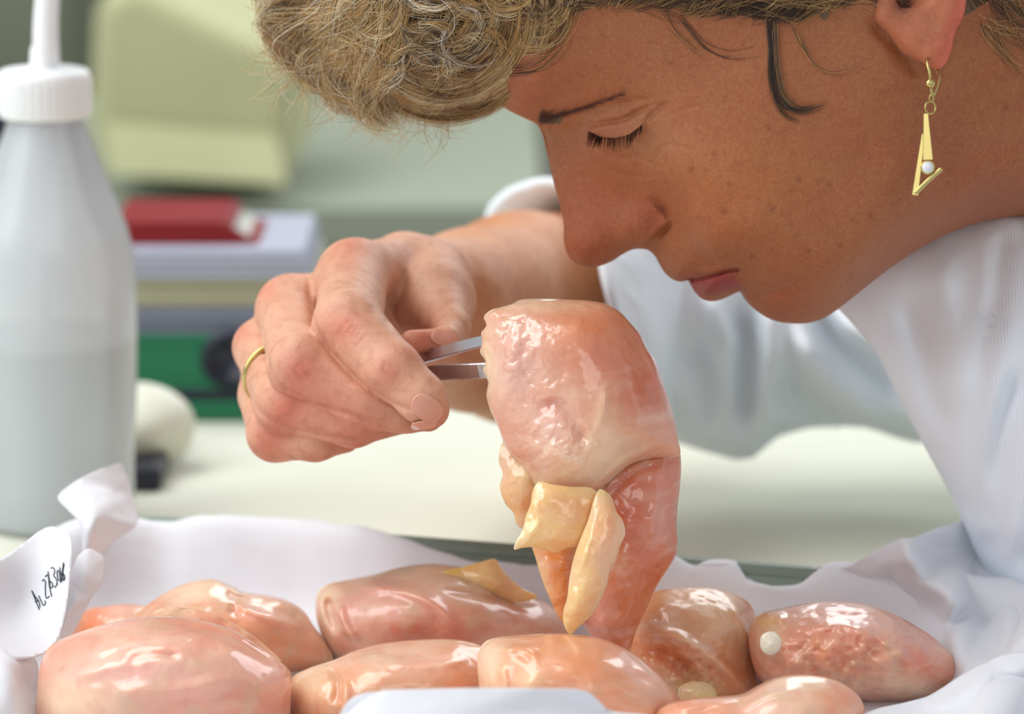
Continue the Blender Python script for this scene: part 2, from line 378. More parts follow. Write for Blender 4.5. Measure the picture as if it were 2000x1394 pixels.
def face_detail(x, y):
    h = step_(x, y, [(1222,497),(1250,478),(1277,460),(1303,440),(1322,422)], 5, 4.0, 34, 0.22, -1)
    h += groove(x, y, [(1268,466),(1292,452),(1308,436),(1304,418),(1284,396),(1262,384)], 8, -2.6, 0.3)
    h += 1.0 * gauss(x, y, 1258, 432, 42, 34, -30)
    h += groove(x, y, [(1338,548),(1385,539),(1425,527),(1446,526)], 5, -3.6, 0.05)
    h += step_(x, y, [(1338,549),(1385,540),(1425,528),(1446,527)], 4, 1.8, 22, 0.1, -1)
    h += 2.6 * gauss(x, y, 1392, 560, 34, 20, -20) + 1.2 * gauss(x, y, 1330, 530, 22, 14, -20)
    h += groove(x, y, [(1450,571),(1480,574),(1530,566),(1570,548)], 13, -3.0, 0.3)
    h += 2.0 * gauss(x, y, 1195, 246, 46, 24, -12)
    h += step_(x, y, [(1136,256),(1158,270),(1200,275),(1238,262),(1264,236)], 3.5, 3.0, 26, 0.15, -1)
    h += groove(x, y, [(1140,250),(1180,240),(1215,234),(1250,216),(1292,198)], 5, -2.0)
    h += groove(x, y, [(1120,226),(1200,206),(1240,196),(1290,196)], 8, -1.2)
    h += groove(x, y, [(1258,240),(1285,212),(1310,196)], 6, -1.4)
    h += groove(x, y, [(1060,238),(1120,222),(1160,208),(1215,184)], 8, -1.1, 0.35) + 1.6 * gauss(x, y, 1120, 200, 60, 16, -20)
    for pth in ([(1304,250),(1306,285),(1300,335)], [(1275,292),(1320,284),(1368,298)], [(1240,296),(1270,318),(1306,330)], [(1170,296),(1215,308),(1260,304)],
                [(1185,330),(1260,345),(1330,330)], [(1300,230),(1340,212),(1380,205)]):
        h += groove(x, y, pth, 5, -0.45)
    h += step_(x, y, [(1300,420),(1345,458),(1400,504),(1452,540)], 14, 2.8, 90, 0.3, -1)
    h += groove(x, y, [(1446,528),(1480,548),(1540,558)], 7, -0.9) + groove(x, y, [(1320,470),(1360,500),(1420,520)], 12, -0.8)
    h += groove(x, y, [(1960,120),(1880,200),(1860,330),(1780,430)], 40, -2.0)
    h += groove(x, y, [(1690,30),(1750,90),(1790,140),(1812,150)], 14, -3.0)
    return h
def face_col(x, y, V):
    n = len(x); c = np.tile(np.array(lin(166, 102, 64)[:3]), (n, 1))
    def mix(col, w):
        nonlocal c; c = c + (np.array(lin(*col)[:3]) - c) * np.clip(w, 0, 1)[:, None]
    mix((178, 92, 66), 0.55 * gauss(x, y, 1150, 430, 95, 120)); mix((170, 72, 66), 0.5 * gauss(x, y, 1265, 425, 42))
    mix((180, 110, 58), 0.5 * gauss(x, y, 1450, 370, 200, 110)); mix((172, 92, 62), 0.5 * gauss(x, y, 1540, 600, 110, 50))
    mix((190, 106, 84), 0.45 * gauss(x, y, 1010, 190, 70)); mix((190, 132, 94), 0.35 * gauss(x, y, 1290, 270, 70, 60))
    mix((176, 100, 84), 0.5 * gauss(x, y, 1190, 256, 42, 16, -12)); mix((186, 130, 84), 0.3 * gauss(x, y, 1250, 480, 60, 40))
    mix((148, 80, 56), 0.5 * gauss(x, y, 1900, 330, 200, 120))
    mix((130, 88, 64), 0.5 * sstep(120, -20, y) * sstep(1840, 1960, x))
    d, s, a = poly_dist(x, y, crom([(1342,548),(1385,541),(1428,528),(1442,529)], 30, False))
    lip = sstep(3, -3, -d * s) * sstep(50 , 28, d) * sstep(-0.02, 0.05, a) * sstep(1458, 1425, x - 0.4 * (y - 545)) * sstep(0, 1, 600 - y) * (x < 1470)
    mix((150, 58, 66), 0.85 * lip * sstep(1330, 1345, x)); 
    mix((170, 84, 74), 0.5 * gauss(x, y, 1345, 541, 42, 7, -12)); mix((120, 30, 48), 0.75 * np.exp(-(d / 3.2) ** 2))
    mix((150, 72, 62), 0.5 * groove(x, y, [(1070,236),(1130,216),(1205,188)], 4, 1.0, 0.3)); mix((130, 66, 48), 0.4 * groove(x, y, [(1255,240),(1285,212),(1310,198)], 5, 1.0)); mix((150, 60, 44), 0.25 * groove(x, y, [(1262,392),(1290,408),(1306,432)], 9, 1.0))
    for px, py, r in ((1413,413,8),(1508,408,7),(1502,250,6),(1310,125,7),(1580,490,5),(1700,420,5),(1470,500,6),(1560,350,5),(1964,208,9),(1640,480,5),(1350,330,6),(1395,300,5),(1620,360,6)):
        mix((122, 62, 38), 0.6 * gauss(x, y, px, py, r))
    return c
ROOT = empty('person', P(np.array(2200), np.array(600), np.array(1.42)))
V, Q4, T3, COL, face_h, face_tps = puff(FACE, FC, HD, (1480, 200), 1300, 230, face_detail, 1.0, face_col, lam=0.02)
def qt_to_tri(Q4, T3): return np.vstack([Q4[:, [0, 1, 2]], Q4[:, [0, 2, 3]], np.array(T3).reshape(-1, 3)])
body_V = [V]; body_T = [qt_to_tri(Q4, T3)]; body_C = [COL]
def face_d(px, py):                          # depth of the near side of the face under a photo pixel
    px = np.asarray(px, float); py = np.asarray(py, float); h = np.full(px.shape, 20.0)
    for _ in range(12):
        d2 = HD - h / 1000; X = 1000 + (px - 1000) * d2 / HD; Y = 697 + (py - 697) * d2 / HD
        h = 0.5 * h + 0.5 * (face_h(X, Y) + face_detail(px, py))
    return HD - h / 1000

# the near ear: lobe, concha and rim as one smooth lump rooted in the head
def sdf_lump(prims, k, xs, ys, zs, post=None):
    Pm = np.stack(np.meshgrid(xs, ys, zs, indexing='ij'), -1); v = None
    for a, b, ra, rb, kk in prims:
        d = cone(Pm, a, b, ra, rb); v = d if v is None else (smin(v, d, kk) if kk > 0 else -smin(-v, d, -kk))
    if post is not None: v = post(v, Pm)
    return surface_nets(xs, ys, zs, v)
ED = float(face_d(np.array([1780.]), np.array([60.]))[0])
e = lambda px, py, off: mmc(px, py, ED + off / 1000)
ear_prims = [(e(1800,70,-3), e(1822,100,-5), 4.6, 4.2, 3), (e(1826,106,-5), e(1830,116,-5.5), 3.6, 2.9, 4), (e(1850,20,-5), e(1838,84,-6), 4.6, 3.4, 4), (e(1790,20,-1), e(1800,70,-2), 5, 4, 6),
             (e(1880,-60,-7), e(1855,20,-6), 4.0, 4.2, 4), (e(1885,-150,-9), e(1880,-60,-8), 3.4, 3.8, 4), (e(1830,-230,-9), e(1885,-150,-9), 3.2, 3.4, 4), (e(1760,-240,-6), e(1830,-230,-9), 3.0, 3.2, 4),
             (e(1705,-170,-3), e(1760,-240,-6), 3.0, 3.0, 4), (e(1730,-60,-1), e(1705,-170,-3), 3.2, 3.0, 4), (e(1840,-160,-6), e(1835,-20,-6), 3.2, 3.6, 5), (e(1735,-40,-1.5), e(1738,20,-2), 4.2, 3.8, 5),
             (e(1740,30,-1.5), e(1790,66,-2), 4.6, 4.4, 5), (e(1790,-100,2), e(1800,60,2), 11, 9, 6),
             (e(1772,-20,-6), e(1766,6,-4), 3.4, 2.6, -2.5), (e(1800,-60,-9), e(1790,-20,-9), 6.0, 4.6, -4)]
a0 = e(1670, 150, 12); b0 = e(1920, -290, -18)
xs = np.arange(a0[0], b0[0], 0.55); ys = np.arange(a0[1], b0[1], 0.55); zs = np.arange(b0[2], a0[2], 0.55)
EV, EQ = sdf_lump(ear_prims, 3, xs, ys, zs)
EP = EV / 1000; epx = 1000 + EP[:, 0] / EP[:, 2] * F; epy = 697 - EP[:, 1] / EP[:, 2] * F
ec = np.tile(np.array(lin(186, 112, 80)[:3]), (len(EP), 1))
w = sstep(1826, 1868, epx + 0.35 * (epy - 60)) * 0.85; ec = ec + (np.array(lin(226, 112, 92)[:3]) - ec) * w[:, None]
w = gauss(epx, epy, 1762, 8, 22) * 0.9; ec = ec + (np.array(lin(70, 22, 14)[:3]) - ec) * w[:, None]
off = sum(len(v) for v in body_V); body_V.append(fromcam(EP[:, 0], EP[:, 1], EP[:, 2])); body_T.append(np.vstack([EQ[:, :3], EQ[:, [0, 2, 3]]]) + off); body_C.append(ec)

# ------------------------------------------------------------------ the person: right hand and forearm, one surface
H = lambda px, py, d, r: (mmc(px, py, d), r * d / F * 1000)
def chain(*nodes): return [H(*n) for n in nodes]
IDX = chain((692,535,1.392,66), (680,636,1.342,68), (768,724,1.324,56), (824,778,1.320,47), (840,800,1.322,38))
MID = chain((560,605,1.392,58), (585,712,1.340,62), (712,786,1.334,53), (790,800,1.335,44), (836,812,1.335,31))
RNG_F = chain((505,675,1.396,50), (556,790,1.350,58), (690,825,1.340,47), (785,815,1.350,32))
PNK = chain((514,776,1.398,48), (538,846,1.362,54), (616,856,1.352,43), (672,852,1.358,33))
THB = chain((845,540,1.425,74), (848,590,1.405,80), (884,640,1.372,34), (872,663,1.356,23), (804,667,1.350,23))
PALM = [chain((690,540,1.39,62), (790,520,1.425,58), (900,540,1.46,56)), chain((575,600,1.395,62), (760,590,1.44,58), (900,580,1.47,60)),
        chain((520,690,1.40,52), (720,650,1.45,56), (900,600,1.47,60)), chain((520,770,1.405,46), (700,720,1.44,50), (900,640,1.47,60)),
        chain((650,740,1.385,60), (760,740,1.39,50))]
FORE = chain((872,606,1.450,128), (930,624,1.490,164), (1020,622,1.540,192), (1110,622,1.590,190), (1200,640,1.640,170))
g0 = mmc(455, 905, 1.40); x_lo, y_lo = g0[0] - 3, g0[1] - 3
xs = np.arange(x_lo, mmc(1300, 600, 1.64)[0], 0.8); ys = np.arange(y_lo, mmc(1000, 395, 1.6)[1] + 6, 0.8)
zs = np.r_[np.arange(1296, 1420, 0.8), np.arange(1420, 1470, 1.6), np.arange(1470, 1690, 4.0)]
shp = (len(xs), len(ys), len(zs))
def eval_chain(ch, vol=None, k=5, pad=16):
    out = np.full(shp, 60.0, np.float32)
    for (a, ra), (b, rb) in zip(ch[:-1], ch[1:]):
        lo = np.minimum(a - ra, b - rb) - pad; hi = np.maximum(a + ra, b + rb) + pad
        s = [slice(*np.searchsorted(ax, (lo[i], hi[i]))) for i, ax in enumerate((xs, ys, zs))]
        Pm = np.stack(np.meshgrid(xs[s[0]], ys[s[1]], zs[s[2]], indexing='ij'), -1).astype(np.float32)
        d = cone(Pm, a.astype(np.float32), b.astype(np.float32), ra, rb)
        out[tuple(s)] = smin(out[tuple(s)], d, k)
    return out
palm = eval_chain(FORE, k=14)
for ch in PALM: palm = smin(palm, eval_chain(ch, k=6), 9)
hand = palm
for ch, k in ((IDX, 7), (MID, 7), (RNG_F, 6), (PNK, 6), (THB, 6)):
    f = smin(palm, eval_chain(ch, k=3.0), k); hand = smin(hand, f, 1.0)
HV, HQ = surface_nets(xs, ys, zs, hand); del hand, palm, f
hp = HV / 1000; hx = 1000 + hp[:, 0] / hp[:, 2] * F; hy = 697 - hp[:, 1] / hp[:, 2] * F; near = hp[:, 2] < 1.40
def knuckle(x, y):
    h = np.zeros(x.shape)
    for cx, cy, a in ((683,642,-50), (590,722,-35), (566,800,-30), (760,722,-60), (690,655,-50)):
        for o in (-14, -4, 7, 17):
            ca, sa = math.cos(math.radians(a)), math.sin(math.radians(a))
            px, py = cx + o * -sa * 0.9, cy + o * ca * 0.9
            h += groove(x, y, [(px - 22 * ca, py - 22 * sa), (px + 2, py + 3), (px + 22 * ca, py + 22 * sa)], 3.2, -0.30)
    h += groove(x, y, [(604,520),(606,590),(625,655),(665,712),(715,756),(775,790),(826,806)], 6, -1.9, 0.12) + groove(x, y, [(512,600),(516,680),(545,745),(600,782),(680,808),(760,828)], 6, -1.7, 0.12)
    h += groove(x, y, [(482,740),(505,800),(560,832),(640,852),(720,858)], 6, -1.7, 0.12) + groove(x, y, [(796,520),(780,560),(762,610),(758,640)], 5, -1.0, 0.2)
    for pa in ([(662,628),(682,652),(700,664)], [(672,622),(694,640),(708,646)], [(572,716),(590,738),(606,746)], [(742,700),(760,716),(776,720)], [(744,716),(758,730),(770,736)]): h += groove(x, y, pa, 3.0, -0.4)
    h += 1.2 * gauss(x, y, 680, 640, 34) + 1.0 * gauss(x, y, 588, 724, 32) + 1.0 * gauss(x, y, 562, 800, 26)
    h += groove(x, y, [(800,520),(786,570),(760,625),(766,650)], 8, -2.2)
    return h
rel = np.where(near, knuckle(hx, hy), 0)
hp = hp - np.c_[np.zeros(len(hp)), np.zeros(len(hp)), rel / 1000]
hc = np.tile(np.array(lin(218, 166, 138)[:3]), (len(hp), 1))
def hmix(col, w):
    global hc; hc = hc + (np.array(lin(*col)[:3]) - hc) * np.clip(w, 0, 1)[:, None]
hmix((204, 138, 88), 0.8 * sstep(830, 960, hx))
for cx, cy, r, w in ((668,640,36,.45), (590,722,40,.5), (560,800,38,.5), (527,862,36,.4), (760,725,34,.35), (520,565,26,.35), (680,480,40,.3), (640,780,60,.25), (700,850,60,.3), (826,665,36,.5), (850,815,26,.4), (470,650,22,.3)):
    hmix((206, 92, 74), 1.25 * w * gauss(hx, hy, cx, cy, r) * near)
off = sum(len(v) for v in body_V); body_V.append(fromcam(hp[:, 0], hp[:, 1], hp[:, 2])); body_T.append(np.vstack([HQ[:, :3], HQ[:, [0, 2, 3]]]) + off); body_C.append(hc)

# torso and right upper arm under the coat, coarse
a_ = lambda px, py, d: mmc(px, py, d)
tors = [(a_(2350,300,1.37), a_(2500,260,1.40), 52, 62, 30), (a_(2560,300,1.41), a_(2650,900,1.42), 80, 88, 40), (a_(2650,900,1.42), a_(2720,1650,1.43), 86, 88, 40),
        (a_(2480,350,1.50), a_(2600,320,1.37), 52, 52, 40), (a_(2300,420,1.58), a_(1700,620,1.61), 40, 36, 30), (a_(1700,620,1.61), a_(1200,640,1.64), 33, 31, 20)]
xs = np.arange(10, 460, 7.); ys = np.arange(-260, 190, 7.); zs = np.arange(1180, 1720, 7.)
TV, TQ = sdf_lump(tors, 20, xs, ys, zs); tp = TV / 1000
off = sum(len(v) for v in body_V); body_V.append(fromcam(tp[:, 0], tp[:, 1], tp[:, 2])); body_T.append(np.vstack([TQ[:, :3], TQ[:, [0, 2, 3]]]) + off)
body_C.append(np.tile(np.array(lin(214, 150, 118)[:3]), (len(tp), 1)))
fr_ = np.concatenate([np.full(len(c_), w_) for c_, w_ in zip(body_C, (1.0, 0.3, 0.0, 0.0))])[:, None]
BODY = mesh_obj('body', np.vstack(body_V), np.vstack(body_T), M['skin'], None, True, np.hstack([np.vstack(body_C), fr_])); fix_world(BODY, ROOT)
tag(ROOT, 'person in a white coat bending over the tray with tweezers in hand', 'person')
handtree = HV
def hand_front(px, py):                      # nearest hand surface under a photo pixel
    d = np.hypot(hx - px, hy - py); m = (d < 6); return hp[m, 2].min() if m.any() else 1.33

# fingernails
def nail(px, py, ru, rv, ang, bulge, name='fingernail', dlift=0.00035, tiltx=0.0, tilty=0.0):
    n, m = 22, 14; vs_ = []; ca, sa = math.cos(math.radians(ang)), math.sin(math.radians(ang))
    z0 = hand_front(px, py)
    for i in range(n):
        for j in range(m):
            u = -1 + 2 * i / (n - 1); v = -1 + 2 * j / (m - 1)
            uu = u * math.sqrt(max(0, 1 - 0.42 * v * v)); vv = v * math.sqrt(max(0, 1 - 0.42 * u * u))
            x, y = px + ru * uu * ca - rv * vv * sa, py + ru * uu * sa + rv * vv * ca
            d = hand_front(x, y)
            vs_.append((x, y, d))
    A = np.array(vs_); G = A[:, 2].reshape(n, m)
    for _ in range(6):                        # smooth the plate
        Gp = np.pad(G, 1, mode='edge'); G = (Gp[1:-1, 1:-1] * 2 + Gp[:-2, 1:-1] + Gp[2:, 1:-1] + Gp[1:-1, :-2] + Gp[1:-1, 2:]) / 6
    G = G - dlift; Pt = P(A[:, 0], A[:, 1], G.ravel())
    f = [(i * m + j, (i + 1) * m + j, (i + 1) * m + j + 1, i * m + j + 1) for i in range(n - 1) for j in range(m - 1)]
    o = mesh_obj(name, Pt, f, M['nail']); fix_world(o, ROOT)
    s = o.modifiers.new('s', 'SOLIDIFY'); s.thickness = 0.0007; s.offset = 0; return o
nail(834, 797, 33, 24, 36, 1); nail(868, 660, 26, 15, 8, 1); nail(828, 829, 26, 8, -8, 1)

# ------------------------------------------------------------------ strands
def hair_obj(name, paths, radii, cols, material, parent=None):
    n = len(paths); k = paths[0].shape[0]
    hc = bpy.data.hair_curves.new(name); hc.add_curves([k] * n)
    pos = np.concatenate(paths).astype(np.float32); hc.attributes['position'].data.foreach_set('vector', pos.ravel())
    ra = hc.attributes.get('radius') or hc.attributes.new('radius', 'FLOAT', 'POINT')
    ra.data.foreach_set('value', np.concatenate(radii).astype(np.float32))
    ca = hc.attributes.new('Col', 'FLOAT_COLOR', 'CURVE'); c4 = np.ones((n, 4), np.float32); c4[:, :3] = cols; ca.data.foreach_set('color', c4.ravel())
    hc.materials.append(material); o = bpy.data.objects.new(name, hc); C.objects.link(o)
    if parent is not None: fix_world(o, parent)
    return o
M['hair'] = vcol(mat('hair', rough=0.42)); M['hair'].node_tree.nodes['Principled BSDF'].inputs['Specular IOR Level'].default_value = 0.5
M['scalp'] = mat('under_hair', lin(104, 82, 60), 0.8); noise_col(M['scalp'], 60, 0.6, lin(144, 114, 78), 5)
bump(M['scalp'], [('n', 180, 0.8, 0.003)])
HO = [(962,198),(925,206),(870,222),(810,218),(755,196),(700,170),(660,140),(634,110),(612,70),(592,30),(578,-20),(560,-80),(560,-180),(640,-330),(780,-470),(970,-590),(1200,-675),(1480,-700),(1720,-665),
      (1910,-575),(2040,-440),(2095,-300),(2090,-150),(2050,-40),(1980,60),(1850,160),(1650,240),(1400,290),(1200,290),(1080,260),(1030,226),(1000,210)]
HCt = [(690,90,24),(620,40,20),(650,-60,32),(780,130,34),(800,60,42),(860,160,34),(860,60,50),(900,-60,58),(760,-80,46),(920,150,32),(960,100,42),(960,20,52)]
def skin_pt(px, py, off):
    d = float(face_d(np.array([float(px)]), np.array([float(py)]))[0]); return (px, py, (HD - d) * 1000 + off)
HCt += [skin_pt(*q) for q in [(1040,40,2),(1100,0,3),(1180,-20,4),(1260,-25,2.5),(1350,-20,2.5),(1450,-10,2),(1520,0,2),(1600,-20,2),(1680,-60,1.5),(1000,90,-1),(1060,90,-5),(1120,60,-5),(1200,20,-3),(1300,30,-3),(1400,45,-3),(1460,40,-3),(1520,55,-3),(1600,35,-3),(1660,10,-3),
        (1500,110,-4),(1600,80,-4),(1700,60,-5),(1800,80,-5),(1900,40,-3),(1980,-30,1),(990,160,-6),(1040,180,-8),(1200,160,-10),(1400,180,-12),(1600,160,-12),(1800,120,-12),
        (1100,-100,7),(1300,-150,8),(1500,-120,8),(1700,-150,5),(1750,-40,-5),(1830,-30,-5),(1790,-110,-5),(1760,-170,-3),(1880,-60,-3),(1860,-190,2),(1950,-150,7),(1300,-350,10),(1600,-350,10),(1000,-200,12),(1850,-350,9),(1100,-450,12)]]
CV, CQ, CT3, _, cap_h, _t = puff(HO, HCt, HD, (1350, -150), 420, 90, None, 1.0, None, lam=0.03, relief=lambda p: 2.6 * fbm(p, 14.0) + 0.8)
cap = qt_obj('hair_mass', CV, CQ, CT3, M['scalp'], None); fix_world(cap, ROOT)
def cap_d(px, py, off):                      # depth just above the hair mass
    px = np.asarray(px, float); py = np.asarray(py, float); h = np.full(px.shape, 30.0)
    for _ in range(8):
        d2 = HD - h / 1000; X = 1000 + (px - 1000) * d2 / HD; Y = 697 + (py - 697) * d2 / HD
        h = 0.4 * h + 0.6 * np.clip(cap_h(X, Y), 0, 80)
    return HD - (h + off) / 1000
PAL = np.array([lin(*c)[:3] for c in ((232,210,168),(214,182,126),(186,142,84),(146,110,76),(66,50,42),(238,228,210),(204,166,108))])
paths, radii, cols = [], [], []
def lock(pts, offs, n, spread, colw, rad=0.00007, K=14, wave=0.0, taper=0.5, fan=0.0, surf=None, hs=2.5, lenv=0.25):
    """pts: guide in photo pixels, offs: mm above the surface; n strands about it"""
    g = crom(np.c_[pts, offs], 40, False); cw = np.array(colw, float); cw /= cw.sum()
    base = RNG.choice(len(PAL), p=cw)
    s0 = RNG.uniform(0, 0.15, n); s1 = 1 - RNG.random(n) ** 2 * lenv
    T = s0[:, None] + (s1 - s0)[:, None] * np.linspace(0, 1, K)[None]
    gi = np.stack([np.interp(T, np.linspace(0, 1, 40), g[:, k]) for k in range(3)], -1)
    ph = RNG.uniform(0, 6.28, (n, 1)); fr = RNG.uniform(0.6, 1.4, (n, 1)) * 5
    sc = spread * (1 + fan * T)
    jx = RNG.normal(0, 1, (n, 1)) * sc + wave * np.sin(T * fr + ph) * (0.3 + T); jy = RNG.normal(0, 1, (n, 1)) * sc + wave * np.cos(T * fr * 1.1 + ph) * (0.3 + T)
    jx += RNG.normal(0, 1, (n, 1)) * T * sc * 0.6; jy += RNG.normal(0, 1, (n, 1)) * T * sc * 0.6
    x = gi[..., 0] + jx; y = gi[..., 1] + jy; off = gi[..., 2] + RNG.normal(0, hs, (n, 1)) * 0.6
    paths_px.append((x, y, off, surf)); r = rad * RNG.uniform(0.6, 1.3, (n, 1)) * (1 - taper * np.linspace(0, 1, K)[None] ** 2)
    for i in range(n):
        radii.append(r[i]); k = base if RNG.random() < 0.6 else RNG.choice(len(PAL), p=cw); cols.append(PAL[k] * RNG.uniform(0.75, 1.2))
paths_px = []
LIGHT = (4, 5, 4, 2, 1, 3, 4); MIX = (2, 3, 4, 4, 3, 2, 4); DARK = (0, 0.4, 2, 4, 6, 0, 1); GREY = (3, 2, 1, 3, 3, 5, 2)
# the big sweeping curl above the forehead
for i in range(150):
    u = RNG.random() ** 0.55; a0_, a1_ = RNG.uniform(-30, 50), RNG.uniform(90, 185); rx, ry = (40 + 162 * u), (34 + 172 * u)
    an = np.radians(np.linspace(a0_, max(a1_, a0_ + 50), 7)); cx, cy = 868 + RNG.normal(0, 8) * (1.2 - u), 26 + RNG.normal(0, 8) * (1.2 - u)
    pts = np.c_[cx + rx * np.cos(an), cy + ry * np.sin(an)]
    lock(pts, np.full(7, RNG.uniform(0, 5)), 38, 5, LIGHT if u > 0.75 else MIX, wave=3)
# smaller curls through the fringe
for i in range(300):
    cx, cy = RNG.uniform(560, 1060), RNG.uniform(-160, 190)
    if cy > 215 - 0.0016 * (cx - 830) ** 2 - (60 if cx < 650 else 0) or (cx > 960 and cy > 60): continue
    r = RNG.uniform(30, 85); a = RNG.uniform(0, 360); sw = RNG.uniform(120, 230) * (1 if RNG.random() < 0.75 else -1)
    an = np.radians(np.linspace(a, a + sw, 7)); q = np.linspace(1.0, 0.55, 7)
    pts = np.c_[cx + r * q * np.cos(an), cy + r * 0.8 * q * np.sin(an)]
    lock(pts, np.linspace(2, RNG.uniform(3, 12), 7), 30, 4, GREY if cx < 820 and cy < 60 else MIX, wave=3)
# left side, strands falling outwards and ending in curls
for i in range(330):
    t = RNG.random(); sx, sy = 620 + 190 * RNG.random(), -120 + 270 * RNG.random()
    ex, ey = 505 + 230 * t + RNG.normal(0, 10), 20 + 190 * t ** 0.7 + RNG.normal(0, 14)
    k = RNG.choice([-1, 1]); mx_, my_ = (sx + ex) / 2 + k * 25, (sy + ey) / 2 + k * -12; c1 = RNG.uniform(14, 34)
    pts = np.array([(sx, sy), (mx_, my_), (ex, ey), (ex + c1 * 0.8, ey + c1 * 0.9), (ex + c1 * 1.9, ey + c1 * 0.9)])
    lock(pts, [2, 6, RNG.uniform(0, 8), 3, 2], 24, 5, LIGHT if t > 0.3 else MIX, wave=4, fan=0.8, lenv=0.6)
# fine flyaway ends
for i in range(90):
    t = RNG.random(); sx, sy = 560 + 320 * t, 110 + 110 * t ** 0.6 + RNG.normal(0, 12); a = math.radians(RNG.uniform(75, 175) - 30 * t); l = RNG.uniform(40, 95); cu = RNG.uniform(-1.0, 1.0)
    pts = [(sx, sy)]; 
    for j in range(5): pts.append((pts[-1][0] + l / 4 * math.cos(a), pts[-1][1] + l / 4 * math.sin(a))); a += cu * 0.45
    lock(np.array(pts), np.linspace(3, RNG.uniform(0, 16), 6), 3, 5, LIGHT, 0.00005, wave=4)
for i in range(60):
    sx, sy = 520 + 40 * RNG.random(), 20 + 130 * RNG.random(); a = math.radians(RNG.uniform(120, 210)); cu = RNG.uniform(-1.3, 1.3); l = RNG.uniform(30, 80); pts = [(sx + 20, sy)]
    for j in range(5): pts.append((pts[-1][0] + l / 4 * math.cos(a), pts[-1][1] + l / 4 * math.sin(a))); a += cu * 0.5
    lock(np.array(pts), np.linspace(3, RNG.uniform(0, 14), 6), 2, 4, LIGHT, 0.00005, wave=3)
# temples and crown: darker hair swept back from the hairline
for i in range(430):
    x0 = RNG.uniform(1020, 1700); top = np.interp(x0, [1020, 1100, 1250, 1400, 1500, 1600, 1700], [60, 18, 26, 44, 66, 36, 0]); y0 = top - RNG.random() ** 1.6 * 420
    a = math.radians(RNG.uniform(-75, -10) if x0 > 1150 else RNG.uniform(140, 230)); cu = RNG.uniform(-0.5, 0.5); l = RNG.uniform(110, 240); pts = [(x0, y0)]
    for j in range(5): pts.append((pts[-1][0] + l / 4 * math.cos(a), pts[-1][1] + l / 4 * math.sin(a))); a += cu * 0.6
    lock(np.array(pts), np.linspace(0.3, 4, 6), 26, 6, DARK if x0 > 1070 else MIX, wave=6)
for i in range(620):                         # back and top, outside the frame
    x0, y0 = RNG.uniform(600, 2050), RNG.uniform(-640, -290)
    a = math.radians(RNG.uniform(0, 360)); l = RNG.uniform(60, 150); pts = [(x0, y0)]; cu = RNG.uniform(-1, 1)
    for j in range(5): pts.append((pts[-1][0] + l / 4 * math.cos(a), pts[-1][1] + l / 4 * math.sin(a))); a += cu * 0.5
    lock(np.array(pts), np.linspace(1, 6, 6), 20, 10, MIX, 0.00010, wave=6)
for i in range(70):                          # thin blond fringe over the forehead
    cx, cy = RNG.uniform(1000, 1090), RNG.uniform(-60, 90); r0 = RNG.uniform(30, 80); a = RNG.uniform(-60, 60); an = np.radians(np.linspace(a, a + RNG.uniform(70, 150), 7))
    if cx + r0 * 0.8 > 1150 or cx + cy > 1150: continue
    lock(np.c_[cx - 30 + r0 * np.cos(an), cy + r0 * np.sin(an)], np.linspace(2, RNG.uniform(2, 6), 7), 7, 6, LIGHT, 0.00006, wave=3, hs=0.6)
for i in range(90):                          # around the ear
    x0, y0 = RNG.uniform(1600, 1730), RNG.uniform(-120, 20); a = math.radians(RNG.uniform(-60, 20)); l = RNG.uniform(60, 130); pts = [(x0, y0)]
    for j in range(5): pts.append((pts[-1][0] + l / 4 * math.cos(a), pts[-1][1] + l / 4 * math.sin(a))); a -= 0.25
    lock(np.array(pts), np.linspace(0.5, 2, 6), 20, 7, DARK, wave=3, hs=0.5)
for i in range(120):
    x0, y0 = RNG.uniform(1890, 2060), RNG.uniform(-220, 10); a = math.radians(RNG.uniform(10, 80)); l = RNG.uniform(80, 170); pts = [(x0, y0)]
    for j in range(5): pts.append((pts[-1][0] + l / 4 * math.cos(a), pts[-1][1] + l / 4 * math.sin(a))); a -= 0.15
    lock(np.array(pts), np.linspace(0.5, 2, 6), 22, 9, DARK, wave=4, hs=0.6)
for i in range(110):                         # dark clump above the sideburn lock
    x0, y0 = RNG.uniform(1420, 1580), RNG.uniform(-40, 50); a = math.radians(RNG.uniform(-40, 220)); l = RNG.uniform(40, 90); pts = [(x0, y0)]; cu = RNG.uniform(-1, 1)
    for j in range(5): pts.append((pts[-1][0] + l / 4 * math.cos(a), pts[-1][1] + 0.5 * l / 4 * math.sin(a))); a += cu * 0.5
    lock(np.array(pts), np.linspace(0.5, 2, 6), 16, 6, (0, 0, 0, 1, 6, 0, 0), wave=3, hs=0.5)
for i in range(120):                         # soft edge of the hairline
    x0 = RNG.uniform(1090, 1700); y0 = np.interp(x0, [1090, 1250, 1400, 1500, 1600, 1700], [10, 12, 24, 40, 22, 0]) - RNG.uniform(0, 40); a = math.radians(RNG.uniform(150, 210) if RNG.random() < .5 else RNG.uniform(-30, 40)); l = RNG.uniform(70, 150); pts = [(x0, y0)]; cu = RNG.uniform(-.5, .5)
    for j in range(5): pts.append((pts[-1][0] + l / 4 * math.cos(a), pts[-1][1] + 0.4 * l / 4 * math.sin(a))); a += cu * 0.5
    lock(np.array(pts), np.linspace(0.4, 1.5, 6), 18, 7, DARK, wave=3, hs=0.5)
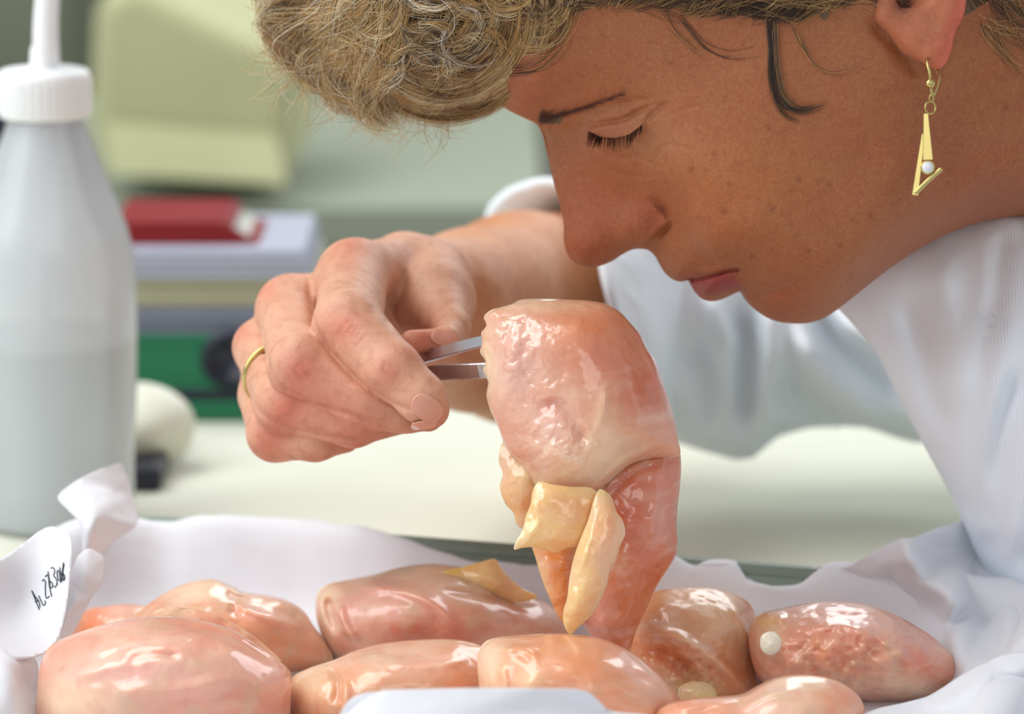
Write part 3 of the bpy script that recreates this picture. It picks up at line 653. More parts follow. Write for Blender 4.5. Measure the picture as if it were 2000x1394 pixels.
# loose wisps on temple, before and behind the ear
WISPS = [([(1498,20),(1508,70),(1510,120),(1514,165),(1534,205),(1568,216),(1610,206)], 34, 3.0, (0,0,0,0.5,8,0,0)), ([(1500,40),(1505,100),(1506,150),(1518,200),(1540,228),(1562,238)], 20, 2.5, (0,0,0,0.5,8,0,0)),
         ([(1512,30),(1514,90),(1519,140),(1532,190),(1560,212),(1590,214)], 26, 3.0, (0,0,0,0.5,8,0,0)), ([(1320,30),(1345,60),(1375,95),(1420,115),(1470,112)], 6, 5, DARK), ([(1300,20),(1320,60),(1350,90),(1380,120)], 5, 6, DARK),
         ([(1560,60),(1575,100),(1600,132),(1640,140),(1680,120)], 4, 4, DARK), ([(1545,40),(1570,90),(1590,110)], 5, 5, DARK), ([(1030,20),(1080,60),(1105,50),(1130,10)], 8, 5, LIGHT),
         ([(1690,-60),(1700,-10),(1740,40),(1770,90)], 5, 4, DARK), ([(1000,100),(1060,90),(1100,50),(1120,-10)], 14, 7, LIGHT), ([(980,140),(1040,130),(1085,90),(1100,30)], 12, 7, MIX)]
for pts, n, sp, cw in WISPS: lock(np.array(pts, float), np.full(len(pts), 0.9), n, sp, cw, 0.00008, wave=2, surf='face', hs=0.4, fan=0.3)
for i in range(40):
    x0, y0 = RNG.uniform(1905, 2080), RNG.uniform(-60, 60); l = RNG.uniform(60, 140); a = math.radians(RNG.uniform(20, 90)); pts = [(x0, y0)]
    for j in range(4): pts.append((pts[-1][0] + l / 4 * math.cos(a), pts[-1][1] + l / 4 * math.sin(a))); a -= 0.2
    lock(np.array(pts), np.full(5, 0.6), 10, 10, DARK, 0.00006, wave=2, surf='face', hs=0.3)
for surf in (None, 'face'):
    sel = [q for q in paths_px if q[3] == surf]
paths = [None] * len(radii); k0 = 0
X = np.concatenate([q[0] for q in paths_px]); Y = np.concatenate([q[1] for q in paths_px]); O = np.concatenate([q[2] for q in paths_px])
isf = np.concatenate([np.full(len(q[0]), q[3] == 'face') for q in paths_px])
# depth of both surfaces from a coarse map, to stay quick
gx = np.linspace(380, 2300, 150); gy = np.linspace(-780, 420, 100); GX, GY = np.meshgrid(gx, gy, indexing='ij')
mc = cap_d(GX, GY, 0.0); mf = face_d(GX, GY)
def bil(Mp, x, y):
    u = np.clip((x - gx[0]) / (gx[1] - gx[0]), 0, len(gx) - 1.001); v = np.clip((y - gy[0]) / (gy[1] - gy[0]), 0, len(gy) - 1.001)
    i, j = u.astype(int), v.astype(int); fu, fv = u - i, v - j
    return (Mp[i, j] * (1 - fu) + Mp[i + 1, j] * fu) * (1 - fv) + (Mp[i, j + 1] * (1 - fu) + Mp[i + 1, j + 1] * fu) * fv
D_ = np.where(isf[:, None], bil(mf, X, Y), bil(mc, X, Y)) - O / 1000
PW = P(X, Y, D_)
paths = [PW[i] for i in range(len(PW))]
hair_obj('hair', paths, radii, np.array(cols), M['hair'], ROOT)
# the far side of the head, mirrored and sparser
mir = P(X[::3], Y[::3], 2 * HD - D_[::3]); hair_obj('far_side_hair', [mir[i] for i in range(len(mir))], radii[::3], np.array(cols)[::3], M['hair'], ROOT)
# eyebrow and lashes
def short_hairs(name, roots, dirs, lens, offs0, offs1, rad, col, sag=0.0, K=6):
    ps, rs, cs = [], [], []; R0 = np.array(roots); Dv = np.array(dirs)
    dd = face_d(R0[:, 0], R0[:, 1]); de_ = face_d(R0[:, 0] + Dv[:, 0] * np.array(lens), R0[:, 1] + Dv[:, 1] * np.array(lens) + sag)
    for i in range(len(R0)):
        t = np.linspace(0, 1, K); x = R0[i, 0] + Dv[i, 0] * lens[i] * t; y = R0[i, 1] + Dv[i, 1] * lens[i] * t + sag * t * t
        d = np.minimum(dd[i], dd[i] + (de_[i] - dd[i]) * t) - (offs0 + (offs1[i] - offs0) * t) / 1000
        ps.append(P(x, y, d)); rs.append(rad * (1 - 0.85 * t)); cs.append(np.array(lin(*col)[:3]) * RNG.uniform(0.7, 1.2))
    return hair_obj(name, ps, rs, np.array(cs), M['hair'], ROOT)
rt, dr, ln, of = [], [], [], []
for i in range(300):
    t = RNG.random() ** 2.1; c = [np.interp(t, [0, .12, .3, .6, 1], v) for v in ([1054, 1072, 1100, 1150, 1215], [236, 232, 223, 209, 184])]; w = np.interp(t, [0, .15, .3, 1], [10, 8, 2.2, 1.0])
    rt.append((c[0] + RNG.normal(0, 3), c[1] + RNG.normal(0, 0.5) * w)); a = RNG.normal(-0.30 - (0.5 if t < .15 else 0), 0.35); dr.append((math.cos(a), math.sin(a))); ln.append(RNG.uniform(10, 20)); of.append(RNG.uniform(1.4, 2.2))
short_hairs('eyebrow', rt, dr, ln, 0.7, of, 0.00007, (84, 46, 38))
rt, dr, ln, of = [], [], [], []
for i in range(120):
    t = RNG.random(); c = [np.interp(t, [0, .25, .5, .75, 1], v) for v in ([1148, 1172, 1200, 1230, 1254], [256, 267, 270, 262, 244])]
    q = round(t * 11) / 11; a = math.radians(100 + 8 * math.sin(q * 9) - 10 * t + 30 * (q - t)); rt.append((c[0], c[1])); dr.append((math.cos(a), math.sin(a))); ln.append(RNG.uniform(20, 33) * (1 - 0.3 * (t > .85))); of.append(RNG.uniform(3.5, 6))
short_hairs('eyelashes', rt, dr, ln, 0.4, of, 0.00013, (38, 26, 22), sag=-3)

# ------------------------------------------------------------------ coat
def coat_detail(x, y):
    h = 6 * gauss(x, y, 1915, 760, 50, 420, 6) - groove(x, y, [(1968,420),(1950,560),(1925,700),(1905,860),(1900,1040)], 26, 3.5, 0.1)
    h += step_(x, y, [(1962,400),(1952,560),(1925,720),(1908,870),(1900,1060)], 20, 3.5, 120, 0.05, -1)
    h += groove(x, y, [(2010,700),(1960,820),(1930,980)], 26, -4) + groove(x, y, [(1830,470),(1850,640),(1870,820)], 34, 4) + groove(x, y, [(1760,560),(1800,700),(1850,860)], 22, -3.0)
    h += groove(x, y, [(2040,860),(1985,980),(1960,1120)], 22, 4) + groove(x, y, [(1990,1060),(2040,1160)], 20, -3)
    return h * 1.7
CO = [(1560,520),(1620,585),(1672,640),(1712,690),(1755,775),(1800,862),(1848,950),(1885,1030),(1912,1090),(1940,1140),(1972,1188),(2010,1228),(2100,1290),(2180,1420),(2250,1650),(2400,1860),(2700,1930),(3000,1900),(3180,1650),(3260,1200),(3250,700),(3150,250),(2950,-30),(2700,-180),(2480,-190),(2340,-90),(2280,60),(2270,220),(2230,330),(2130,350),(2000,345),(1850,380),(1700,440)]
cc = [(1700,560,8),(1760,540,18),(1850,500,26),(1800,700,14),(1850,700,26),(1950,600,40),(2000,450,38),(1950,900,34),(2000,1100,36),(1960,1090,22),(2100,600,70),(2300,700,115),(2600,700,135),(2600,1100,135),(2300,1100,105),(2100,1000,66),(2500,250,118),(2800,300,125),(2900,900,125),(2250,470,66),(2340,400,82),(2330,150,68),(2400,0,85),(2600,0,105),(2500,1500,110),(2700,1600,118),(2950,1400,115),(2350,1400,85),(3050,600,100),(2900,100,95)]
CV2, CQ2, CT2, _, _, _ = puff(CO, cc, 1.395, (2420, 740), 500, 110, coat_detail, 1.2, None, lam=0.03, relief=lambda p: 1.2 * fbm(p, 60.0), backdetail=False)
COAT = qt_obj('lab_coat', CV2, CQ2, CT2, M['coat'], None); fix_world(COAT, ROOT); COAT['label'] = 'white lab coat with fine ribbing'
M['rib'] = mat('ribbed_cloth', lin(238, 246, 254), 0.85)
tc = N(M['rib'], 'ShaderNodeTexCoord'); wv = N(M['rib'], 'ShaderNodeTexWave'); wv.inputs['Scale'].default_value = 330; wv.inputs['Distortion'].default_value = 0.3
L(M['rib'], tc.outputs['Object'], wv.inputs['Vector']); bp = N(M['rib'], 'ShaderNodeBump'); bp.inputs['Strength'].default_value = 0.35; bp.inputs['Distance'].default_value = 0.0006
L(M['rib'], wv.outputs['Fac'], bp.inputs['Height']); L(M['rib'], bp.outputs[0], M['rib'].node_tree.nodes['Principled BSDF'].inputs['Normal'])
COAT.data.materials.append(M['rib'])
cen = np.zeros(len(COAT.data.polygons) * 3); COAT.data.polygons.foreach_get('center', cen); cen = cen.reshape(-1, 3) - CAM
dd = cen @ FW; ppx = 1000 + cen[:, 0] / dd * F; ppy = 697 - (cen @ UP) / dd * F
edge_x = np.interp(ppy, [400, 560, 720, 870, 1060], [1964, 1954, 1928, 1910, 1902])
COAT.data.polygons.foreach_set('material_index', ((ppx > edge_x) & (dd < 1.5)).astype(np.int32))
# sleeve: rings from the rolled cuff to the shoulder
cuff = [(1085,350,1.56),(1140,395,1.53),(1166,470,1.50),(1178,540,1.485),(1196,610,1.480),(1228,700,1.485),(1262,790,1.50),(1292,842,1.53),(1240,858,1.60),(1120,800,1.66),(1010,690,1.68),(945,560,1.67),(936,470,1.64),(955,405,1.61),(1005,370,1.59)]
cuff = crom(np.array(cuff), 160)
def ring_at(cx, cy, d, rx, ry, rd):
    a = np.linspace(0, 2 * math.pi, 160, endpoint=False); return np.stack([cx + rx * np.sin(a), cy - ry * np.cos(a), d - rd * np.sin(a + 0.0)], 1)
def mk(cx, cy, d, ry, rd, lean):
    a = np.linspace(0, 2 * math.pi, 160, endpoint=False); return np.stack([cx + lean * -np.cos(a), cy - ry * np.cos(a), d - rd * np.sin(a)], 1)
RINGS = [cuff, mk(1330, 625, 1.60, 232, .052, -20), mk(1440, 640, 1.61, 238, .054, 0), mk(1600, 620, 1.61, 226, .056, 10), mk(1800, 600, 1.60, 262, .062, 20), mk(2100, 520, 1.57, 330, .075, 40), mk(2450, 420, 1.52, 400, .09, 60)]
m_ = np.linspace(0, len(RINGS) - 1, 150); RA = np.stack(RINGS); SLV = []
for t in m_:
    i = min(int(t), len(RINGS) - 2); f = t - i; f = f if i else f ** 0.7
    SLV.append(RA[i] * (1 - f) + RA[i + 1] * f)
SLV = np.stack(SLV); sx, sy = SLV[..., 0], SLV[..., 1]; SD = SLV[..., 2].copy()
fold = np.zeros(sx.shape)
for pth, wd, am in (([(1440,560),(1460,680),(1450,860)], 24, -9), ([(1490,560),(1510,690),(1480,860)], 20, 6), ([(1330,640),(1380,760),(1370,860)], 22, -6), ([(1560,560),(1660,690),(1820,800)], 26, -9), ([(1600,600),(1700,660),(1820,730)], 24, 7),
                    ([(1540,620),(1620,760),(1760,850)], 26, 8), ([(1500,700),(1560,800),(1680,870)], 24, -7), ([(1380,560),(1400,620),(1440,700)], 18, 5), ([(1640,560),(1720,600),(1800,640)], 18, -5), ([(1240,560),(1290,700),(1330,820)], 30, 4)):
    fold += groove(sx, sy, pth, wd, am, 0.3)
SD -= np.where(SLV[..., 2] < 1.62, fold * 1.7, 0) / 1000
low = np.interp(sx, [1250, 1330, 1400, 1470, 1520, 1600, 1690, 1780, 1900], [0, 0, 8, 22, -4, -10, -16, 6, 0])
sy2 = sy + low * np.clip((sy - 640) / 220, 0, 1)
SPt = P(sx, sy2, SD); SPt = SPt + (fbm(SPt * 1000, 45.0) * 0.0025)[..., None] * UP
nr, nc = SPt.shape[:2]
# rolled hem: turn the mouth inwards
inner = SPt[0][None] * 0.93 + SPt[6][None] * 0.0 + SPt[0].mean(0)[None, None] * 0.07
inner2 = SPt[12][None] * 0.93 + SPt[12].mean(0)[None, None] * 0.07
SP = np.concatenate([inner2, inner + 0, SPt]).reshape(-1, 3); nr += 2
qi = np.arange(nr - 1)[:, None] * nc; qj = np.arange(nc)[None]; q = np.stack([qi + qj, qi + (qj + 1) % nc, qi + nc + (qj + 1) % nc, qi + nc + qj], -1).reshape(-1, 4)
slv = mesh_obj('sleeve', SP, q, M['coat']); slv.modifiers.new('s', 'SOLIDIFY').thickness = 0.0015; slv.parent = COAT
la = [P(*map(np.array, map(float, q))) for q in ((2620,250,1.345),(2700,420,1.285),(2790,760,1.262),(2800,980,1.262),(2700,1180,1.255),(2560,1340,1.262),(2470,1430,1.295))]
sleeve2 = tube('sleeve', la, 0.05, M['coat'], None, 60, 40, radf=lambda t: 0.058 - 0.014 * t); sleeve2.parent = COAT

# ------------------------------------------------------------------ chicken
def chick_col(base, spots):
    def f(x, y, V):
        c = np.tile(np.array(lin(*base)[:3]) * np.array([0.97, 1.02, 0.95]), (len(x), 1)); v = fbm(V * 1000, 22.0, 3.0, 4)
        c = c + (np.array(lin(240, 208, 182)[:3]) - c) * (0.6 * sstep(0.0, 0.9, v))[:, None]
        c = c + (np.array(lin(222, 132, 94)[:3]) - c) * (0.30 * sstep(0.1, 0.9, -v))[:, None]
        for col, w, cx, cy, r, ry, ang in spots: c = c + (np.array(lin(*col)[:3]) - c) * (w * gauss(x, y, cx, cy, r, ry, ang))[:, None]
        return c
    return f
PINK, ORG, CRM, RED, FAT = (238, 190, 176), (236, 146, 92), (246, 222, 184), (216, 106, 74), (250, 216, 150)
HELD = empty('chicken_breast', P(np.array(1150.), np.array(900.), np.array(1.315)))
tag(HELD, 'raw chicken breast hanging folded from the tweezers', 'chicken breast', 'raw chicken breasts')
def upd(x, y):
    h = 1.6 * gauss(x, y, 985, 700, 26, 90, 8) - 1.2 * gauss(x, y, 1030, 740, 24, 60, 0) + groove(x, y, [(1000,610),(985,680),(975,760)], 9, -1.2)
    h += groove(x, y, [(1180,740),(1178,800),(1160,850)], 10, 1.0) + groove(x, y, [(1040,800),(1090,790),(1130,840),(1150,880)], 14, -2.2) + groove(x, y, [(1060,860),(1110,900),(1150,905)], 12, 1.6)
    xy = np.stack([x, y, 0 * x], -1)
    h += 1.3 * (gauss(x, y, 1005, 660, 60, 75, 0) + gauss(x, y, 1095, 870, 80, 60, 20) + 0.5 * gauss(x, y, 1060, 740, 60)) * (vnoise(xy, 22.0, 3) + 0.5 * vnoise(xy, 10.0, 8) + 0.25 * vnoise(xy, 5.0, 1)) * 0.8
    h += groove(x, y, [(1060,960),(1110,975),(1160,950),(1230,895),(1320,860)], 10, 1.6, 0.3) + groove(x, y, [(1250,650),(1290,760),(1310,860)], 10, 1.0)
    return h
def uprel(p):
    m = sstep(35, -12, p[..., 0] + 0.25 * p[..., 1]); return (0.35 + 1.5 * m) * fbm(p, 11.0, 2.0, 3) + (0.05 + 0.5 * m) * fbm(p, 3.6, 5.0, 2)
UO = [(998,594),(1015,586),(1040,583),(1075,583),(1110,585),(1150,587),(1185,594),(1210,608),(1232,632),(1252,655),(1264,682),(1280,704),(1292,740),(1305,775),(1316,812),(1322,850),(1328,888),(1312,892),(1270,895),(1230,908),(1200,935),(1165,972),(1130,988),(1095,980),
      (1062,968),(1040,945),(1025,912),(1000,890),(985,868),(975,840),(966,818),(956,796),(950,770),(953,745),(944,722),(948,705),(938,688),(942,668),(940,650),(950,635),(945,618),(960,605),(978,600)]
UC = [(1000,640,12),(1060,640,17),(1130,640,19),(1200,680,17),(1000,720,13),(1080,720,20),(1160,740,23),(1240,760,18),(1010,800,12),(1080,820,19),(1160,840,23),(1250,840,19),(1060,900,15),(1120,930,15),(1180,900,18),(1290,850,10)]
ucol = chick_col((228, 164, 136), [(RED, .55, 1190, 700, 80, 120, -20), (RED, .6, 1250, 800, 70, 80, 0), (ORG, .35, 1140, 640, 80, 50, 0), (PINK, .75, 1010, 700, 60, 110, 0), (PINK, .5, 1080, 820, 70, 60, 0), (CRM, .75, 1180, 900, 90, 45, -30), (CRM, .6, 1080, 950, 60, 30, 0),
       (CRM, .8, 950, 720, 16, 70, 0), (CRM, .5, 1180, 830, 30, 70, 0), (RED, .35, 1075, 790, 40, 24, 30), (CRM, .5, 1060, 595, 120, 16, 0), ((232,150,140), .5, 1290, 720, 26, 110, -15)])
parts = []
V1, Q1, T1, c1, _, _ = puff(UO, UC, 1.315, (1130, 770), 460, 110, upd, 1.0, ucol, lam=0.02, relief=uprel)
LO = [(1060,900),(1120,870),(1200,860),(1290,850),(1326,880),(1330,905),(1327,960),(1324,985),(1321,1020),(1323,1060),(1318,1088),(1298,1120),(1280,1150),(1262,1190),(1245,1225),(1234,1258),(1228,1285),(1190,1275),(1150,1235),(1118,1190),(1100,1130),(1090,1060),(1070,980)]
LC = [(1130,920,12),(1200,930,13),(1280,920,12),(1150,1000,13),(1220,1000,16),(1280,1010,13),(1160,1080,12),(1230,1080,16),(1290,1070,9),(1170,1160,12),(1220,1160,13),(1190,1220,11)]
lcol = chick_col((214, 118, 78), [(RED, .6, 1240, 960, 90, 60, -20), (RED, .5, 1180, 1010, 40, 90, 0), (ORG, .5, 1230, 1180, 50, 80, 20), (PINK, .65, 1170, 1200, 34, 50, 10), (PINK, .45, 1290, 1020, 26, 70, 0), (CRM, .35, 1200, 1090, 50, 30, 30), (RED, .5, 1260, 1100, 40, 60, 0)])
V2, Q2, T2, c2, _, _ = puff(LO, LC, 1.325, (1200, 1050), 320, 80, lambda x, y: groove(x, y, [(1290,960),(1275,1010),(1270,1060)], 10, 1.4) + groove(x, y, [(1190,980),(1200,1060),(1150,1150)], 12, -1.5) + groove(x, y, [(1300,900),(1230,930),(1180,980)], 9, -1.2), 1.0, lcol, lam=0.02, relief=lambda p: 0.9 * fbm(p, 8.0, 1.0, 3))
qa, ta = qt_to_tri(Q1, T1), qt_to_tri(Q2, T2)
o = mesh_obj('meat', np.vstack([V1, V2]), np.vstack([qa, ta + len(V1)]), M['chicken_wet'], None, True, np.vstack([c1, c2])); fix_world(o, HELD)
def flap(name, outline, ctrl, D, cen, col, rel=0.5, det=None):
    V_, Q_, T_, c_, _, _ = puff(outline, ctrl, D, cen, 160, 36, det, 0.6, chick_col(*col), lam=0.02, relief=lambda p: rel * fbm(p, 6.0, 4.0, 3))
    o = qt_obj(name, V_, Q_, T_, M['chicken_wet'], None, c_); fix_world(o, HELD); return o
flap('fat_flap', [(1052,940),(1075,945),(1110,950),(1160,955),(1174,985),(1160,1015),(1148,1045),(1130,1066),(1108,1070),(1085,1079),(1062,1073),(1038,1068),(1018,1070),(1004,1073),(1006,1060),(1020,1035),(1028,1005),(1036,985),(1040,960)],
     [(1060,1000,4.2),(1110,1010,5.0),(1045,1040,3.6),(1025,1058,2.6),(1090,1050,4.0),(1070,970,5),(1130,1040,4)], 1.300, (1090, 1015), ((246, 196, 140), [(FAT, .7, 1040, 1040, 50, 40, 0), (ORG, .4, 1120, 990, 50, 30, 0)]), 0.5, lambda x, y: groove(x, y, [(1040,970),(1050,1020),(1020,1060)], 8, 0.9))
flap('fillet_strip', [(1172,955),(1192,968),(1205,1000),(1216,1015),(1221,1042),(1210,1068),(1202,1095),(1190,1115),(1186,1142),(1168,1180),(1158,1198),(1132,1222),(1114,1238),(1102,1222),(1100,1195),(1108,1165),(1112,1130),(1120,1090),(1132,1055),(1150,1010),(1160,975)],
     [(1180,1010,6),(1190,1060,6),(1150,1080,6.5),(1160,1130,6),(1130,1170,6),(1120,1205,4.5)], 1.296, (1160, 1090), ((246, 196, 146), [(FAT, .7, 1125, 1150, 26, 90, 10), (ORG, .45, 1190, 1020, 30, 60, 10)]), 0.5, lambda x, y: groove(x, y, [(1168,985),(1150,1060),(1130,1130)], 7, 0.9))
flap('inner_flap', [(1040,1062),(1085,1050),(1135,1050),(1130,1110),(1122,1170),(1112,1226),(1092,1205),(1072,1165),(1055,1120),(1046,1090)], [(1085,1100,5),(1095,1160,4.5)], 1.318, (1090, 1120), ((240, 150, 84), [(CRM, .5, 1060, 1120, 14, 60, -15)]))
flap('side_flap', [(985,860),(1025,870),(1075,910),(1075,985),(1034,1030),(1012,1028),(1002,1000),(988,985),(976,950),(982,925),(974,900)], [(1008,930,6),(1018,980,5),(1030,930,9)], 1.320, (1012, 945), ((244, 190, 140), [(PINK, .5, 980, 910, 16, 40, 0)]))

BR = [ # outline, centre, depth, thickness mm, colour spots, label
 ([(70,1400),(74,1350),(80,1295),(98,1262),(150,1236),(240,1212),(330,1204),(400,1214),(455,1232),(505,1262),(545,1290),(568,1315),(568,1360),(560,1430),(510,1480),(300,1500),(110,1490)], (320,1345), 1.302, 36,
   ((232,166,146), [(CRM,.7,140,1370,80,50,0),(RED,.3,470,1375,110,40,0),(PINK,.7,300,1310,170,50,0),(RED,.22,380,1225,130,14,8),(ORG,.25,290,1275,50,12,0)]), 'big pale pink chicken breast at the front beside the lettered paper',
   lambda x, y: groove(x,y,[(120,1325),(250,1290),(380,1262)],14,1.2)+groove(x,y,[(200,1350),(350,1345),(480,1320)],16,1.4)+groove(x,y,[(240,1290),(300,1278),(360,1280)],10,-1.6)+groove(x,y,[(330,1215),(450,1245),(560,1310)],8,-1.3)),
 ([(140,1250),(148,1215),(170,1190),(210,1183),(260,1180),(310,1195),(330,1250),(300,1300),(170,1300)], (235,1240), 1.392, 18, ((222,130,88), [(PINK,.5,250,1190,60,14,0)]), 'small orange end of a chicken breast tucked behind the lettered paper', None),
 ([(215,1230),(262,1200),(300,1172),(335,1150),(375,1136),(418,1131),(445,1143),(470,1158),(520,1164),(562,1174),(592,1192),(612,1222),(636,1255),(650,1288),(628,1308),(590,1318),(540,1335),(380,1320),(260,1290)], (450,1235), 1.378, 30,
   ((230,158,122), [(ORG,.6,575,1290,60,40,0),(CRM,.6,410,1150,60,20,0),(PINK,.5,510,1195,90,24,14),(RED,.35,440,1250,90,20,25)]), 'chicken breast with a pale tendon line, right behind the big pale pink breast',
   lambda x, y: groove(x,y,[(430,1165),(500,1195),(600,1225)],9,2.2)+groove(x,y,[(300,1195),(380,1190),(440,1230),(520,1290)],12,2.0)+groove(x,y,[(440,1150),(460,1175),(455,1210)],12,-2.0)),
 ([(616,1185),(622,1155),(640,1141),(680,1132),(730,1122),(790,1106),(850,1101),(900,1108),(945,1116),(985,1140),(1030,1160),(1075,1182),(1105,1210),(1110,1260),(1040,1300),(820,1320),(690,1310),(650,1285),(628,1240)], (850,1210), 1.386, 33,
   ((226,160,138), [(PINK,.7,740,1190,100,40,0),(RED,.45,800,1235,130,22,0),(CRM,.5,640,1160,26,30,0),((214,196,160),.5,880,1130,140,18,10),((206,150,130),.4,980,1200,90,40,0)]), 'chicken breast at the back middle with a yellow flap on its top',
   lambda x, y: groove(x,y,[(690,1145),(780,1150),(850,1180),(900,1240)],12,2.2)+groove(x,y,[(850,1150),(950,1165),(1060,1180)],9,-1.8)+groove(x,y,[(640,1160),(645,1200),(665,1240)],10,-3.0)+groove(x,y,[(660,1170),(672,1220),(700,1255)],10,2.2)),
 ([(562,1350),(572,1322),(600,1306),(650,1290),(700,1270),(750,1258),(810,1251),(870,1249),(925,1256),(965,1275),(980,1330),(970,1400),(900,1450),(640,1460),(575,1430)], (770,1345), 1.318, 30,
   ((226,160,124), [(CRM,.5,600,1340,50,40,0),(PINK,.5,800,1290,130,30,0),(ORG,.35,900,1330,60,40,0)]), 'flat chicken breast behind the front paper flap, second along the front row',
   lambda x, y: groove(x,y,[(670,1320),(675,1360),(665,1400)],10,2.0)+groove(x,y,[(640,1300),(660,1330),(655,1380)],9,-2.0)+groove(x,y,[(740,1290),(840,1300),(930,1280)],9,0.9)),
 ([(932,1290),(938,1265),(952,1250),(1000,1243),(1060,1239),(1120,1241),(1180,1250),(1235,1276),(1285,1315),(1325,1358),(1352,1400),(1340,1450),(1150,1490),(1000,1470),(940,1400),(936,1340)], (1130,1345), 1.285, 33,
   ((232,158,120), [(CRM,.6,960,1310,26,60,0),(CRM,.5,1030,1330,50,30,0),(PINK,.6,1260,1320,70,26,40),(ORG,.35,1180,1360,100,50,0)]), 'plump chicken breast at the front directly under the hanging one',
   lambda x, y: groove(x,y,[(960,1268),(1020,1266),(1060,1290)],10,1.8)+groove(x,y,[(975,1290),(985,1330),(975,1380)],9,1.8)+1.8*gauss(x,y,1035,1335,24)+groove(x,y,[(1230,1290),(1290,1330),(1330,1390)],10,1.4)),
 ([(1195,1270),(1215,1220),(1238,1180),(1275,1156),(1330,1147),(1385,1147),(1430,1158),(1465,1180),(1478,1215),(1484,1260),(1496,1310),(1508,1350),(1480,1400),(1360,1410),(1240,1360),(1200,1320)], (1350,1270), 1.362, 30,
   ((226,160,118), [(ORG,.8,1300,1270,70,40,20),(ORG,.7,1440,1340,60,40,30),(CRM,.5,1400,1200,80,40,40),((206,120,100),.5,1460,1190,20,40,0),(FAT,.6,1355,1345,40,22,0)]), 'chicken breast with wet orange hollow behind the plump front breast',
   lambda x, y: groove(x,y,[(1240,1220),(1320,1240),(1400,1290),(1470,1360)],12,2.6)+groove(x,y,[(1260,1260),(1330,1300),(1370,1360)],18,-4.0)+wetpatch(x,y,1340,1310,70,50,1.2,12.)+groove(x,y,[(1420,1160),(1450,1220),(1490,1320)],10,1.8)),
 ([(1270,1400),(1300,1378),(1345,1366),(1400,1362),(1455,1356),(1488,1338),(1525,1324),(1570,1319),(1615,1324),(1652,1338),(1680,1362),(1690,1395),(1682,1440),(1600,1480),(1400,1480),(1290,1440)], (1530,1400), 1.262, 22,
   ((228,158,128), [(ORG,.7,1650,1370,36,40,0),(CRM,.6,1560,1330,60,14,0),(PINK,.5,1500,1370,80,26,-20)]), 'small chicken piece at the front with a white membrane along its top',
   lambda x, y: groove(x,y,[(1440,1390),(1500,1355),(1570,1345)],8,1.4)+groove(x,y,[(1320,1385),(1400,1372),(1460,1368)],7,1.0)),
 ([(1462,1250),(1468,1215),(1490,1196),(1530,1188),(1575,1178),(1625,1174),(1680,1178),(1735,1194),(1785,1220),(1830,1250),(1862,1282),(1875,1312),(1862,1340),(1830,1356),(1790,1368),(1700,1372),(1600,1366),(1520,1352),(1480,1320)], (1660,1275), 1.338, 30,
   ((228,162,142), [(RED,.65,1810,1300,70,40,30),(PINK,.6,1620,1200,120,20,8),(ORG,.5,1600,1290,110,50,0),(CRM,.5,1760,1340,60,26,0),(CRM,.9,1505,1258,22,22,0),(FAT,.7,1500,1215,26,18,0)]), 'glistening pink chicken breast beside the crumpled paper corner',
   lambda x, y: wetpatch(x,y,1640,1290,150,70,1.8,20.)+5*gauss(x,y,1505,1258,22)+groove(x,y,[(1490,1205),(1515,1200),(1530,1215)],10,1.6)+groove(x,y,[(1540,1230),(1640,1220),(1740,1260),(1800,1330)],12,1.6)),
]
def wetpatch(x, y, cx, cy, rx, ry, amp, sc=16.0):
    xy = np.stack([x, y, 0 * x], -1); return amp * gauss(x, y, cx, cy, rx, ry) * (vnoise(xy, sc, 3) + 0.5 * vnoise(xy, sc / 2, 8))
breasts = []
for bi, (ol, cen, D, th, col, lab, det) in enumerate(BR):
    S_ = np.array(ol, float); c0 = np.array(cen, float); ct = [(c0[0], c0[1], th)]
    for a in range(0, 360, 30):
        dv = np.array([math.cos(math.radians(a)), math.sin(math.radians(a))]); sd = S_ - c0; cosw = (sd @ dv) / np.linalg.norm(sd, axis=1); j = np.argmax(cosw); r = np.linalg.norm(sd[j])
        for f, k in ((0.45, 0.93), (0.75, 0.70)):
            ct.append((c0[0] + dv[0] * r * f, c0[1] + dv[1] * r * f, th * k))
    rough = 1.5 if bi == 8 else 0.8
    det_ = (lambda x, y, d=det: 1.7 * d(x, y)) if det else None
    V_, Q_, T_, c_, _, _ = puff(ol, ct, D, cen, 320, 72, det_, 0.9, chick_col(*col), lam=0.05, relief=lambda p, rr=rough, b=bi: rr * fbm(p, 12.0, 9.0 * b, 3) + (0.5 if b in (6, 8) else 0.15) * fbm(p, 4.0, 3.0 * b, 2))
    ctr = P(np.array(cen[0]), np.array(cen[1]), np.array(D)); root = empty('chicken_breast', ctr)
    o = qt_obj('meat', V_, Q_, T_, M['chicken'], None, c_); fix_world(o, root)
    tag(root, lab, 'chicken breast', 'raw chicken breasts'); breasts.append(root)
def bpart(bi, name, outline, ctrl, D, cen, col):
    V_, Q_, T_, c_, _, _ = puff(outline, ctrl, D, cen, 120, 26, None, 0.6, chick_col(*col), lam=0.02, relief=lambda p: 0.5 * fbm(p, 6.0, 1.0, 3))
    o = qt_obj(name, V_, Q_, T_, M['chicken'], None, c_); fix_world(o, breasts[bi]); return o
bpart(3, 'fat_flap', [(860,1118),(900,1108),(935,1098),(968,1092),(978,1108),(996,1128),(1020,1148),(1050,1165),(1010,1175),(940,1160),(885,1140)], [(940,1130,7),(980,1140,6)], 1.372, (950,1135), ((244, 180, 96), [(FAT, .6, 960, 1110, 40, 20, 0)]))
bpart(0, 'membrane', [(285,1204),(300,1192),(330,1186),(370,1188),(420,1200),(470,1225),(520,1262),(550,1292),(500,1275),(430,1240),(360,1218),(300,1212)], [(340,1203,4),(420,1220,4),(480,1245,4)], 1.322, (400,1215), ((232, 166, 140), []))
